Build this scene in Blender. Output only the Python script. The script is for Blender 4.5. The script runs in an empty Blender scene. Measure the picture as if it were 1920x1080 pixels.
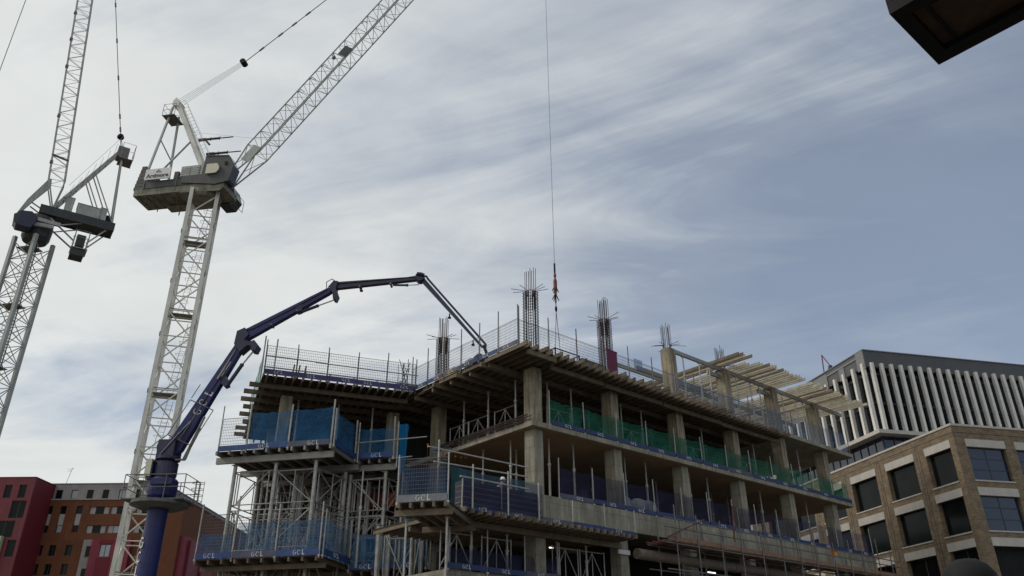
import bpy, math, random
from mathutils import Matrix, Vector
random.seed(7)
S = bpy.context.scene
R_ = math.radians
sin, cos, pi = math.sin, math.cos, math.pi

# ------------------------------------------------------------------ camera
PITCH, ROLL = R_(26.9), R_(-0.46)
cd = bpy.data.cameras.new('camera'); cam = bpy.data.objects.new('camera', cd)
S.collection.objects.link(cam)
cd.sensor_width = 36; cd.lens = 28.0; cd.clip_start = 0.1; cd.clip_end = 5000
_R = Vector((1, 0, 0)); _U = Vector((0, -sin(PITCH), cos(PITCH))); _F = Vector((0, cos(PITCH), sin(PITCH)))
_r2 = _R*cos(ROLL) + _U*sin(ROLL); _u2 = _U*cos(ROLL) - _R*sin(ROLL)
cam.matrix_world = Matrix(((_r2.x, _u2.x, -_F.x, 0), (_r2.y, _u2.y, -_F.y, 0), (_r2.z, _u2.z, -_F.z, 1.6), (0, 0, 0, 1)))
S.camera = cam
S.render.resolution_x = 1024; S.render.resolution_y = 576

# ------------------------------------------------------------------ sky, sun
SUN_EL, SUN_AZ = R_(42), R_(-92)          # azimuth from +Y, clockwise
w = bpy.data.worlds.new('World'); S.world = w; w.use_nodes = True
nt = w.node_tree; nt.nodes.clear()
def N(t, **k):
    n = nt.nodes.new(t)
    for a, b in k.items(): setattr(n, a, b)
    return n
def lk(a, b): nt.links.new(a, b)
def M(op, a, b=None, c=None, clamp=False):
    n = N('ShaderNodeMath', operation=op); n.use_clamp = clamp
    for i, x in enumerate((a, b, c)):
        if x is None: continue
        if hasattr(x, 'links'): lk(x, n.inputs[i])
        else: n.inputs[i].default_value = x
    return n.outputs[0]
def RAMP(x, pts):
    n = N('ShaderNodeValToRGB'); lk(x, n.inputs[0]); e = n.color_ramp.elements
    while len(e) < len(pts): e.new(0.5)
    for k, (p, v) in zip(e, pts): k.position = p; k.color = (v, v, v, 1)
    return n.outputs[0]
sky = N('ShaderNodeTexSky', sky_type='NISHITA'); sky.sun_disc = False
sky.sun_elevation = SUN_EL; sky.sun_rotation = SUN_AZ; sky.air_density = 1.0; sky.dust_density = 1.5; sky.ozone_density = 1.5
tc = N('ShaderNodeTexCoord'); sp = N('ShaderNodeSeparateXYZ'); lk(tc.outputs['Generated'], sp.inputs[0])
dx, dy, dz = sp.outputs
zz = M('MAXIMUM', dz, 0.06)
zq = M('ADD', zz, 0.10)
qx, qy = M('DIVIDE', dx, zq), M('DIVIDE', dy, zq)            # the cloud layer seen as a plane overhead
def cloud(scale, rot, sx, sy, detail=7, rough=0.6, dist=0.0, off=(0, 0)):
    c = N('ShaderNodeCombineXYZ'); lk(qx, c.inputs[0]); lk(qy, c.inputs[1])
    mp = N('ShaderNodeMapping', vector_type='TEXTURE'); lk(c.outputs[0], mp.inputs[0])
    mp.inputs['Location'].default_value = (off[0], off[1], 0); mp.inputs['Rotation'].default_value = (0, 0, R_(rot)); mp.inputs['Scale'].default_value = (sx, sy, 1)
    n = N('ShaderNodeTexNoise'); lk(mp.outputs[0], n.inputs['Vector'])
    n.inputs['Scale'].default_value = scale; n.inputs['Detail'].default_value = detail; n.inputs['Roughness'].default_value = rough; n.inputs['Distortion'].default_value = dist
    return n.outputs['Fac']
big = cloud(0.8, -10, 1.5, 1.0, 6, 0.6, 0.6, (3.1, 1.7))
streak = cloud(1.5, -22, 2.3, 0.85, 9, 0.60, 1.5, (1.4, 3.2))
fine = cloud(3.6, 10, 1.4, 1.0, 7, 0.58, 1.0, (2.4, 0.3))
mottle = cloud(2.2, 15, 1.5, 1.0, 8, 0.6, 0.5, (7.4, 2.3))
# thick veil towards the sun's side of the sky, thin streaks away from it
veil = M('ADD', M('MULTIPLY', qx, -0.66), M('MULTIPLY', qy, -0.10))
veil = M('ADD', veil, 0.89)
bx_, by_ = M('MULTIPLY', M('ADD', qx, 1.28), 1.8), M('MULTIPLY', M('SUBTRACT', qy, 2.25), 1.15)
gap = M('POWER', 2.718, M('MULTIPLY', M('ADD', M('MULTIPLY', bx_, bx_), M('MULTIPLY', by_, by_)), -1.0))
veil = M('SUBTRACT', veil, M('MULTIPLY', gap, 1.0))
mask = M('ADD', veil, M('MULTIPLY', M('SUBTRACT', big, 0.5), 2.0))
mask = M('ADD', mask, M('MULTIPLY', M('SUBTRACT', streak, 0.5), 1.35))
mask = M('ADD', mask, M('MULTIPLY', M('SUBTRACT', fine, 0.5), 0.38))
mask = RAMP(mask, [(0.0, 0.36), (0.30, 0.46), (0.60, 0.74), (0.90, 0.93), (1.0, 0.97)])
cc = N('ShaderNodeMixRGB'); lk(mask, cc.inputs[0])
cc.inputs[1].default_value = (3.3, 4.0, 5.35, 1); cc.inputs[2].default_value = (8.0, 8.25, 8.1, 1)
mo = RAMP(mottle, [(0.30, 0.90), (0.62, 1.0)])
cm = N('ShaderNodeMixRGB', blend_type='MULTIPLY'); cm.inputs[0].default_value = 1.0; lk(cc.outputs[0], cm.inputs[1]); lk(mo, cm.inputs[2]); cc = cm
mx = N('ShaderNodeMixRGB'); lk(mask, mx.inputs[0]); lk(sky.outputs[0], mx.inputs[1]); lk(cc.outputs[0], mx.inputs[2])
bg = N('ShaderNodeBackground'); lk(mx.outputs[0], bg.inputs[0]); bg.inputs[1].default_value = 0.10
ow = N('ShaderNodeOutputWorld'); lk(bg.outputs[0], ow.inputs[0])
sd = bpy.data.lights.new('sun', 'SUN'); sun = bpy.data.objects.new('sun', sd); S.collection.objects.link(sun)
sd.energy = 1.3; sd.angle = R_(12); sd.color = (1.0, 0.93, 0.82)
sdir = Vector((sin(SUN_AZ)*cos(SUN_EL), cos(SUN_AZ)*cos(SUN_EL), sin(SUN_EL)))
sun.rotation_euler = (-sdir).to_track_quat('-Z', 'Y').to_euler(); sun.location = sdir*200
S.view_settings.view_transform = 'Standard'; S.view_settings.look = 'None'; S.view_settings.exposure = 0; S.view_settings.gamma = 1

# ------------------------------------------------------------------ materials
def mat(name, col, rough=0.7, metal=0.0, var=0.25, scale=3.0, bump=0.0, bscale=40.0, streaks=0.0, spec=0.5, panels=None):
    m = bpy.data.materials.new(name); m.use_nodes = True; t = m.node_tree; b = t.nodes['Principled BSDF']
    b.inputs['Roughness'].default_value = rough; b.inputs['Metallic'].default_value = metal; b.inputs['Specular IOR Level'].default_value = spec
    co = t.nodes.new('ShaderNodeTexCoord')
    n = t.nodes.new('ShaderNodeTexNoise'); n.inputs['Scale'].default_value = scale; n.inputs['Detail'].default_value = 8; n.inputs['Roughness'].default_value = 0.65
    t.links.new(co.outputs['Object'], n.inputs['Vector'])
    r = t.nodes.new('ShaderNodeValToRGB'); e = r.color_ramp.elements
    e[0].position = 0.3; e[1].position = 0.7
    e[0].color = tuple(c*(1-var) for c in col)+(1,); e[1].color = tuple(min(1, c*(1+var)) for c in col)+(1,)
    t.links.new(n.outputs['Fac'], r.inputs[0]); out = r.outputs[0]
    if streaks:
        mp = t.nodes.new('ShaderNodeMapping'); mp.inputs['Scale'].default_value = (5, 5, 0.35); t.links.new(co.outputs['Object'], mp.inputs[0])
        n2 = t.nodes.new('ShaderNodeTexNoise'); n2.inputs['Scale'].default_value = 1.4; n2.inputs['Detail'].default_value = 5; t.links.new(mp.outputs[0], n2.inputs['Vector'])
        r2 = t.nodes.new('ShaderNodeValToRGB'); r2.color_ramp.elements[0].position = 0.35; r2.color_ramp.elements[1].position = 0.62
        r2.color_ramp.elements[0].color = (1-streaks,)*3+(1,)
        t.links.new(n2.outputs['Fac'], r2.inputs[0])
        mm = t.nodes.new('ShaderNodeMixRGB'); mm.blend_type = 'MULTIPLY'; mm.inputs[0].default_value = 1
        t.links.new(out, mm.inputs[1]); t.links.new(r2.outputs[0], mm.inputs[2]); out = mm.outputs[0]
    if panels:                                       # joints left by shutter sheets or cladding sheets
        sx = t.nodes.new('ShaderNodeSeparateXYZ'); t.links.new(co.outputs['Object'], sx.inputs[0])
        ad = t.nodes.new('ShaderNodeMath'); t.links.new(sx.outputs[0], ad.inputs[0]); t.links.new(sx.outputs[1], ad.inputs[1])
        cx = t.nodes.new('ShaderNodeCombineXYZ'); t.links.new(ad.outputs[0], cx.inputs[0]); t.links.new(sx.outputs[2], cx.inputs[1])
        bk = t.nodes.new('ShaderNodeTexBrick'); bk.offset = 0.0; t.links.new(cx.outputs[0], bk.inputs['Vector']); bk.inputs['Scale'].default_value = 1
        bk.inputs['Brick Width'].default_value = panels[0]; bk.inputs['Row Height'].default_value = panels[1]; bk.inputs['Mortar Size'].default_value = 0.016; bk.inputs['Mortar Smooth'].default_value = 0.4
        bk.inputs['Color1'].default_value = (1, 1, 1, 1); bk.inputs['Color2'].default_value = (.86, .87, .88, 1); bk.inputs['Mortar'].default_value = (.62, .6, .58, 1)
        mp_ = t.nodes.new('ShaderNodeMixRGB'); mp_.blend_type = 'MULTIPLY'; mp_.inputs[0].default_value = 1
        t.links.new(out, mp_.inputs[1]); t.links.new(bk.outputs[0], mp_.inputs[2]); out = mp_.outputs[0]
    t.links.new(out, b.inputs['Base Color'])
    if bump:
        n3 = t.nodes.new('ShaderNodeTexNoise'); n3.inputs['Scale'].default_value = bscale; t.links.new(co.outputs['Object'], n3.inputs['Vector'])
        bp = t.nodes.new('ShaderNodeBump'); bp.inputs['Strength'].default_value = bump; t.links.new(n3.outputs['Fac'], bp.inputs['Height']); t.links.new(bp.outputs[0], b.inputs['Normal'])
    return m
def brickmat(name, c1, c2, mortar):
    m = mat(name, c1, 0.9); t = m.node_tree; b = t.nodes['Principled BSDF']
    co = t.nodes.new('ShaderNodeTexCoord'); s = t.nodes.new('ShaderNodeSeparateXYZ'); t.links.new(co.outputs['Object'], s.inputs[0])
    a = t.nodes.new('ShaderNodeMath'); t.links.new(s.outputs[0], a.inputs[0]); t.links.new(s.outputs[1], a.inputs[1])
    c = t.nodes.new('ShaderNodeCombineXYZ'); t.links.new(a.outputs[0], c.inputs[0]); t.links.new(s.outputs[2], c.inputs[1])
    br = t.nodes.new('ShaderNodeTexBrick'); t.links.new(c.outputs[0], br.inputs['Vector'])
    br.inputs['Scale'].default_value = 1.0; br.inputs['Brick Width'].default_value = 0.44; br.inputs['Row Height'].default_value = 0.15; br.inputs['Mortar Size'].default_value = 0.014
    br.inputs['Color1'].default_value = c1+(1,); br.inputs['Color2'].default_value = c2+(1,); br.inputs['Mortar'].default_value = mortar+(1,); br.inputs['Bias'].default_value = 0.0
    n = t.nodes.new('ShaderNodeTexNoise'); n.inputs['Scale'].default_value = 2.2; n.inputs['Detail'].default_value = 8; t.links.new(co.outputs['Object'], n.inputs['Vector'])
    r = t.nodes.new('ShaderNodeValToRGB'); r.color_ramp.elements[0].color = (0.6, 0.6, 0.6, 1); r.color_ramp.elements[0].position = 0.3; r.color_ramp.elements[1].position = 0.7
    t.links.new(n.outputs['Fac'], r.inputs[0])
    mm = t.nodes.new('ShaderNodeMixRGB'); mm.blend_type = 'MULTIPLY'; mm.inputs[0].default_value = 1
    t.links.new(br.outputs[0], mm.inputs[1]); t.links.new(r.outputs[0], mm.inputs[2]); t.links.new(mm.outputs[0], b.inputs['Base Color'])
    return m
def netmat(name, col, alpha):
    m = mat(name, col, 0.9, var=0.3, scale=1.2); t = m.node_tree; b = t.nodes['Principled BSDF']
    src = b.inputs['Base Color'].links[0].from_socket
    o = t.nodes['Material Output']; d = t.nodes.new('ShaderNodeBsdfDiffuse'); tl = t.nodes.new('ShaderNodeBsdfTranslucent'); tr = t.nodes.new('ShaderNodeBsdfTransparent')
    t.links.new(src, d.inputs[0]); t.links.new(src, tl.inputs[0])
    m1 = t.nodes.new('ShaderNodeMixShader'); m1.inputs[0].default_value = 0.45; t.links.new(d.outputs[0], m1.inputs[1]); t.links.new(tl.outputs[0], m1.inputs[2])
    m2 = t.nodes.new('ShaderNodeMixShader'); t.links.new(tr.outputs[0], m2.inputs[1]); t.links.new(m1.outputs[0], m2.inputs[2])
    co = t.nodes.new('ShaderNodeTexCoord'); n = t.nodes.new('ShaderNodeTexNoise'); n.inputs['Scale'].default_value = 0.9; n.inputs['Detail'].default_value = 4; t.links.new(co.outputs['Object'], n.inputs['Vector'])
    mr = t.nodes.new('ShaderNodeMapRange'); mr.inputs['From Min'].default_value = 0.3; mr.inputs['From Max'].default_value = 0.7; mr.inputs['To Min'].default_value = alpha-0.13; mr.inputs['To Max'].default_value = min(0.97, alpha+0.13)
    t.links.new(n.outputs['Fac'], mr.inputs[0]); t.links.new(mr.outputs[0], m2.inputs[0]); t.links.new(m2.outputs[0], o.inputs[0])
    return m
def emit(name, col, st):
    m = bpy.data.materials.new(name); m.use_nodes = True; b = m.node_tree.nodes['Principled BSDF']
    b.inputs['Emission Color'].default_value = col+(1,); b.inputs['Emission Strength'].default_value = st; return m
K = dict(
 conc=mat('concrete', (0.33, 0.30, 0.235), 0.9, var=0.30, scale=1.1, bump=0.2, streaks=0.35, panels=(2.4, 1.22)),
 conc2=mat('board_marked_concrete', (0.35, 0.30, 0.215), 0.9, var=0.36, scale=1.6, bump=0.25, streaks=0.45, panels=(0.31, 3.0)),
 soffit=mat('bounce_tinted_soffit', (0.27, 0.185, 0.115), 0.95, var=0.2, scale=0.6),  # warm bounce light is tinted into this colour
 dark=mat('interior_shade_black', (0.03, 0.027, 0.026), 0.95, var=0.3, scale=0.5),  # near-black colour stands for the shade deep inside the floors
 timber=mat('weathered_timber', (0.165, 0.130, 0.092), 0.85, var=0.35, scale=2.0),
 newtimber=mat('pale_timber', (0.40, 0.365, 0.285), 0.8, var=0.3, scale=2.0),
 alu=mat('dull_aluminium', (0.29, 0.28, 0.245), 0.5, 0.3, var=0.2, scale=2.0),
 ply=mat('plywood', (0.085, 0.06, 0.042), 0.9, var=0.3),
 steel=mat('galvanised_steel', (0.40, 0.39, 0.36), 0.5, 0.35, var=0.3, scale=4.0),
 dsteel=mat('dull_steel_tube', (0.17, 0.165, 0.155), 0.55, 0.4, var=0.3, scale=4.0),
 wire=mat('wire_mesh_steel', (0.16, 0.165, 0.18), 0.6, 0.3, var=0.2),
 rebar=mat('rusty_rebar', (0.075, 0.055, 0.05), 0.85, 0.2, var=0.4, scale=8.0),
 rust=mat('rusty_red_tube', (0.14, 0.05, 0.035), 0.8, 0.1, var=0.4),
 toe=mat('blue_toe_board', (0.022, 0.042, 0.12), 0.6, var=0.3, scale=1.5),
 toev=mat('violet_toe_board', (0.05, 0.042, 0.15), 0.6, var=0.3, scale=1.5),
 toed=mat('faded_toe_board', (0.085, 0.09, 0.13), 0.7, var=0.35, scale=1.5),
 toeb=mat('bright_blue_toe_board', (0.03, 0.07, 0.21), 0.6, var=0.3, scale=1.5), toep=mat('pale_toe_board', (0.19, 0.19, 0.21), 0.6, var=0.2),
 letter=mat('white_lettering', (0.72, 0.72, 0.70), 0.6, var=0.08), letter2=mat('worn_lettering', (0.34, 0.35, 0.37), 0.6, var=0.08),
 bnet=netmat('blue_debris_net', (0.07, 0.245, 0.50), 0.54),
 bsheet=netmat('bright_blue_sheet', (0.03, 0.27, 0.58), 0.93),
 nnet=netmat('navy_debris_net', (0.06, 0.07, 0.14), 0.45),
 tnet=netmat('teal_debris_net', (0.05, 0.14, 0.19), 0.5),
 gnet=netmat('green_debris_net', (0.055, 0.25, 0.17), 0.56),
 snet=netmat('slate_debris_net', (0.05, 0.10, 0.20), 0.66),
 wnet=netmat('pale_blue_net', (0.20, 0.27, 0.40), 0.38),
 white=mat('white_crane_paint', (0.73, 0.71, 0.64), 0.5, var=0.15, scale=1.5, streaks=0.2),
 grey=mat('grey_and_backlit_crane_paint', (0.40, 0.42, 0.39), 0.55, var=0.18, scale=1.5, streaks=0.25),  # the left crane's backlit shade is put into this grey
 dgrey=mat('dark_grey_cladding', (0.034, 0.039, 0.041), 0.5, var=0.25, scale=2.0, streaks=0.3),
 jgrey=mat('dirty_grey_steel', (0.23, 0.22, 0.17), 0.7, var=0.35, scale=2.0, streaks=0.35),
 cw=mat('counterweight_concrete', (0.13, 0.135, 0.12), 0.9, var=0.25, scale=2.0),
 cabglass=mat('cab_glass', (0.03, 0.035, 0.04), 0.08, 0.0, var=0.1),
 cream=mat('cream_tank_paint', (0.62, 0.58, 0.44), 0.5, var=0.1),
 pump=mat('blue_pump_paint', (0.016, 0.020, 0.125), 0.5, var=0.38, scale=3.0, streaks=0.35),
 pumpd=mat('dark_blue_steel', (0.022, 0.024, 0.06), 0.45, var=0.3, scale=2.0),
 chrome=mat('ram_rod_chrome', (0.55, 0.55, 0.55), 0.25, 0.9, var=0.1),
 black=mat('black_steel_and_void_shade', (0.012, 0.012, 0.013), 0.75, var=0.3, spec=0.25),  # also painted in as the shade of open voids
 hookred=mat('red_hook_paint', (0.15, 0.04, 0.035), 0.6, var=0.3),
 red=mat('dark_red_render', (0.15, 0.008, 0.016), 0.75, var=0.12, scale=0.4, streaks=0.15),
 redp=mat('crimson_cladding_panel', (0.185, 0.022, 0.034), 0.6, var=0.14, scale=0.5, streaks=0.2, panels=(1.3, 2.7)),
 orange=mat('orange_brown_render', (0.165, 0.055, 0.021), 0.9, var=0.16, scale=0.35, bump=0.1, streaks=0.2, panels=(2.6, 2.4)),
 pent=mat('pale_grey_cladding', (0.30, 0.275, 0.265), 0.7, var=0.10, scale=0.5, streaks=0.15, panels=(1.0, 2.0)),
 wpanel=mat('white_window_panel', (0.34, 0.32, 0.31), 0.6, var=0.08),
 redbay=mat('bright_red_cladding', (0.21, 0.012, 0.032), 0.6, var=0.14, scale=0.5, streaks=0.15, panels=(1.3, 2.7)),
 lgreen=mat('pale_green_cladding', (0.42, 0.50, 0.30), 0.7, var=0.08),
 brick=brickmat('buff_brick', (0.275, 0.198, 0.120), (0.185, 0.130, 0.078), (0.27, 0.23, 0.175)),
 stone=mat('pale_stone', (0.50, 0.47, 0.43), 0.85, var=0.10, scale=1.2, streaks=0.10),
 frame=mat('window_frame_metal', (0.035, 0.037, 0.04), 0.5, var=0.1),
 glass=mat('window_glass', (0.008, 0.011, 0.011), 0.10, 0.0, var=0.5, scale=0.5, spec=0.13),
 glass2=mat('reflective_window_glass', (0.02, 0.025, 0.045), 0.03, 0.25, var=0.2, scale=0.4, spec=1.0),
 paleglass=mat('blind_behind_glass', (0.30, 0.33, 0.36), 0.2, 0.0, var=0.2, scale=0.4),
 fin=mat('white_fin_cladding', (0.72, 0.69, 0.65), 0.6, var=0.14, scale=0.35, streaks=0.18),
 clad=mat('charcoal_roof_cladding', (0.085, 0.088, 0.092), 0.6, var=0.12, scale=0.4),
 clad2=mat('mid_grey_cladding', (0.20, 0.20, 0.20), 0.6, var=0.1, scale=0.4),
 ground=mat('site_ground', (0.12, 0.10, 0.08), 0.95, var=0.4, scale=0.3, bump=0.3),
 asphalt=mat('asphalt', (0.05, 0.05, 0.052), 0.9, var=0.25, scale=2.0),
 brownwood=mat('brown_soffit_boards', (0.06, 0.033, 0.018), 0.8, var=0.4, scale=3.0),
 board=mat('scaffold_board', (0.22, 0.15, 0.10), 0.85, var=0.35, scale=2.0),
 obroad=mat('orange_toe_board', (0.23, 0.13, 0.085), 0.8, var=0.3, scale=2.0),
 pipe=mat('brown_duct', (0.17, 0.135, 0.105), 0.75, var=0.2, scale=1.0, streaks=0.2),
 magenta=mat('magenta_board', (0.13, 0.018, 0.058), 0.7, var=0.15),
 yellow=mat('yellow_timber', (0.58, 0.38, 0.10), 0.75, var=0.25),
 orangep=mat('orange_plastic', (0.75, 0.25, 0.03), 0.6, var=0.1),
 bag=mat('pale_bulk_bag', (0.44, 0.46, 0.48), 0.9, var=0.2, scale=4.0, bump=0.3, bscale=6),
 panelb=mat('dark_blue_panel', (0.013, 0.014, 0.036), 0.5, var=0.3, scale=2.0),
 skin=mat('skin', (0.45, 0.28, 0.20), 0.6, var=0.1), hat=mat('white_helmet', (0.75, 0.75, 0.73), 0.4, var=0.05),
 cloth=mat('maroon_work_jacket', (0.17, 0.05, 0.07), 0.9, var=0.2), trouser=mat('dark_trousers', (0.04, 0.045, 0.06), 0.9, var=0.2),
 cabin=mat('red_cabin_paint', (0.24, 0.03, 0.025), 0.6, var=0.15, streaks=0.2), ocabin=mat('orange_cabin_end', (0.55, 0.12, 0.03), 0.6, var=0.15),
 lamp=emit('strip_light_glow', (1.0, 0.98, 0.93), 2.2),
)

# ------------------------------------------------------------------ mesh builder
class MB:
    def __init__(s): s.v = []; s.f = []
    def box(s, x0, x1, y0, y1, z0, z1):
        b = len(s.v)
        s.v += [(x0, y0, z0), (x1, y0, z0), (x1, y1, z0), (x0, y1, z0), (x0, y0, z1), (x1, y0, z1), (x1, y1, z1), (x0, y1, z1)]
        s.f += [tuple(b+i for i in q) for q in ((0, 3, 2, 1), (4, 5, 6, 7), (0, 1, 5, 4), (1, 2, 6, 5), (2, 3, 7, 6), (3, 0, 4, 7))]
        return s
    def beam(s, p, q, w, h=None, up=(0, 0, 1)):
        h = w if h is None else h
        p, q = Vector(p), Vector(q); d = (q-p).normalized(); u = Vector(up)
        if abs(d.dot(u)) > 0.98: u = Vector((1, 0, 0))
        a = d.cross(u).normalized(); c = a.cross(d).normalized(); b = len(s.v)
        for o in (p, q):
            for i, j in ((-1, -1), (1, -1), (1, 1), (-1, 1)): s.v.append(tuple(o + a*(i*w/2) + c*(j*h/2)))
        s.f += [tuple(b+i for i in f) for f in ((0, 1, 2, 3), (7, 6, 5, 4), (0, 4, 5, 1), (1, 5, 6, 2), (2, 6, 7, 3), (3, 7, 4, 0))]
        return s
    def tube(s, p, q, r, n=6, r2=None, cap=True):
        r2 = r if r2 is None else r2
        p, q = Vector(p), Vector(q); d = (q-p).normalized(); u = Vector((0, 0, 1)) if abs(d.z) < 0.95 else Vector((1, 0, 0))
        a = d.cross(u).normalized(); c = a.cross(d); b = len(s.v)
        for o, rr in ((p, r), (q, r2)):
            for i in range(n): t = 2*pi*i/n; s.v.append(tuple(o + a*(rr*cos(t)) + c*(rr*sin(t))))
        for i in range(n): j = (i+1) % n; s.f.append((b+i, b+j, b+n+j, b+n+i))
        if cap: s.f += [tuple(b+i for i in range(n-1, -1, -1)), tuple(b+n+i for i in range(n))]
        return s
    def path(s, pts, r, n=6):
        for a, b in zip(pts, pts[1:]): s.tube(a, b, r, n)
        return s
    def prism(s, poly, z0, z1):                      # vertical extrusion of an xy outline (counter-clockwise)
        b = len(s.v); n = len(poly)
        s.v += [(x, y, z0) for x, y in poly] + [(x, y, z1) for x, y in poly]
        s.f += [tuple(b+i for i in range(n-1, -1, -1)), tuple(b+n+i for i in range(n))]
        for i in range(n): j = (i+1) % n; s.f.append((b+i, b+j, b+n+j, b+n+i))
        return s
    def slab(s, poly, off, d):                       # extrude a 3-D outline by vector d
        b = len(s.v); n = len(poly); o = Vector(off); d = Vector(d)
        s.v += [tuple(Vector(p)+o) for p in poly] + [tuple(Vector(p)+o+d) for p in poly]
        s.f += [tuple(b+i for i in range(n-1, -1, -1)), tuple(b+n+i for i in range(n))]
        for i in range(n): j = (i+1) % n; s.f.append((b+i, b+j, b+n+j, b+n+i))
        return s
    def lathe(s, prof, n=16, c=(0, 0)):              # (r, z) profile
        b = len(s.v); m = len(prof)
        for r, z in prof:
            for i in range(n): t = 2*pi*i/n; s.v.append((c[0]+r*cos(t), c[1]+r*sin(t), z))
        for k in range(m-1):
            for i in range(n): j = (i+1) % n; s.f.append((b+k*n+i, b+k*n+j, b+k*n+n+j, b+k*n+n+i))
        s.f += [tuple(b+i for i in range(n-1, -1, -1)), tuple(b+(m-1)*n+i for i in range(n))]
        return s
    def mesh(s, name, m, smooth=False):
        me = bpy.data.meshes.new(name); me.from_pydata(s.v, [], s.f); me.update()
        if smooth:
            for p in me.polygons: p.use_smooth = True
        me.materials.append(m if not isinstance(m, str) else K[m]); return me
def put(name, me, parent=None, loc=(0, 0, 0), rz=0.0):
    o = bpy.data.objects.new(name, me); S.collection.objects.link(o); o.location = loc; o.rotation_euler = (0, 0, rz)
    if parent is not None: o.parent = parent
    return o
def part(mb, name, m, parent, loc=(0, 0, 0), rz=0.0, smooth=False): return put(name, mb.mesh(name, m, smooth), parent, loc, rz)
def tag(o, label, cat, group=None, kind=None):
    if label: o['label'] = label
    if cat: o['category'] = cat
    if group: o['group'] = group
    if kind: o['kind'] = kind
    return o
def thing(name, label, cat, loc=(0, 0, 0), rz=0.0, group=None):
    o = bpy.data.objects.new(name, None); S.collection.objects.link(o); o.empty_display_size = 0.3
    o.location = loc; o.rotation_euler = (0, 0, rz); return tag(o, label, cat, group)
def dup(root, loc, rz, label=None, group=None):
    r = root.copy(); S.collection.objects.link(r); r.location = loc; r.rotation_euler = (0, 0, rz)
    if label: r['label'] = label
    if group: r['group'] = group
    for ch in list(root.children):
        c = ch.copy(); S.collection.objects.link(c); c.parent = r
        for g in list(ch.children):
            d = g.copy(); S.collection.objects.link(d); d.parent = c
    return r
ORD = 'first second third fourth fifth sixth seventh eighth ninth tenth eleventh twelfth thirteenth fourteenth fifteenth sixteenth seventeenth eighteenth nineteenth twentieth twenty-first twenty-second twenty-third twenty-fourth twenty-fifth twenty-sixth twenty-seventh twenty-eighth twenty-ninth thirtieth thirty-first thirty-second thirty-third thirty-fourth thirty-fifth thirty-sixth thirty-seventh thirty-eighth thirty-ninth fortieth'.split()
class Frame:                                         # a plan grid: origin, heading of its x axis
    def __init__(s, o, az):
        s.o = Vector((o[0], o[1], 0)); s.rz = pi/2 - R_(az); s.x = Vector((cos(s.rz), sin(s.rz), 0)); s.y = Vector((-sin(s.rz), cos(s.rz), 0))
    def __call__(s, a, b, z=0): return s.o + s.x*a + s.y*b + Vector((0, 0, z))
MAIN = Frame((1.05, 38.99), 48.98)                   # concrete frame: x along the right facade, y into the building
WING = Frame((-13.6, 40.7), 68.5)                    # left wing: x along its edge
TOW = Frame((-15.99, 42.82), 101.5)                  # shoring towers and their decks
BRK = Frame((32.46, 57.47), 76.07)                   # brick and finned offices

# ------------------------------------------------------------------ lettering
def glyph_arc(mb, cx, cz, rx, rz_, a0, a1, y, serif=True):
    n = 12
    for i in range(n):
        t0, t1 = a0+(a1-a0)*i/n, a0+(a1-a0)*(i+1)/n
        def th(t): return 0.10+0.16*max(0, -cos(t))**1.5 if serif else 0.22
        P = []
        for t, k in ((t0, 1), (t1, 1), (t1, 0), (t0, 0)):
            e = 1 if k else 1-th(t)*1.2
            P.append((cx+rx*e*cos(t), y, cz+rz_*e*sin(t)))
        mb.slab(P, (0, 0, 0), (0, -0.012, 0))
def gcl(h, gap=1.15, y=0.0, serif=True, vertical=False):
    mb = MB(); wd = h*0.85
    pos = [(-wd*gap, 0), (0, 0), (wd*gap, 0)] if not vertical else [(0, h*1.25), (0, 0), (0, -h*1.25)]
    for k, (x, z) in enumerate(pos):
        if k < 2:
            glyph_arc(mb, x, z, wd*0.42, h*0.5, R_(48), R_(318), y, serif)
            if k == 0:
                mb.box(x+wd*0.24, x+wd*0.36, y-0.012, y, z-h*0.42, z-h*0.02); mb.box(x+wd*0.06, x+wd*0.44, y-0.013, y-0.001, z-h*0.06, z+h*0.02)
            elif serif: mb.box(x+wd*0.24, x+wd*0.32, y-0.012, y, z+h*0.12, z+h*0.44)
        else:
            mb.box(x-wd*0.26, x-wd*0.08, y-0.012, y, z-h*0.5, z+h*0.5); mb.box(x-wd*0.08, x+wd*0.36, y-0.012, y, z-h*0.5, z-h*0.36)
            if serif: mb.box(x-wd*0.36, x+wd*0.02, y-0.013, y-0.001, z+h*0.44, z+h*0.5); mb.box(x+wd*0.27, x+wd*0.35, y-0.012, y, z-h*0.40, z-h*0.2)
    return mb
def text_mesh(txt, size, m):
    c = bpy.data.curves.new('txt', 'FONT'); c.body = txt; c.size = size; c.extrude = 0.01; c.offset = size*0.02; c.align_x = 'CENTER'
    o = bpy.data.objects.new('txt', c); S.collection.objects.link(o); dg = bpy.context.evaluated_depsgraph_get(); dg.update()
    me = bpy.data.meshes.new_from_object(o.evaluated_get(dg)); bpy.data.objects.remove(o); me.materials.clear(); me.materials.append(K[m]); return me

# ------------------------------------------------------------------ ground
g = MB(); g.box(-1500, 1500, -1500, 1500, -1.0, 0.0); tag(part(g, 'ground', 'ground', None), None, None, kind='structure')
g = MB(); g.slab([MAIN(-60, -26, 0.004), MAIN(80, -26, 0.004), MAIN(80, -13, 0.004), MAIN(-60, -13, 0.004)], (0, 0, 0), (0, 0, 0.004)); tag(part(g, 'road', 'asphalt', None), None, None, kind='structure')
g = MB(); g.slab([MAIN(-60, -12.99, 0.0), MAIN(80, -12.99, 0.0), MAIN(80, -10, 0.0), MAIN(-60, -10, 0.0)], (0, 0, 0), (0, 0, 0.13)); tag(part(g, 'pavement', 'stone', None), None, None, kind='structure')

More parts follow.
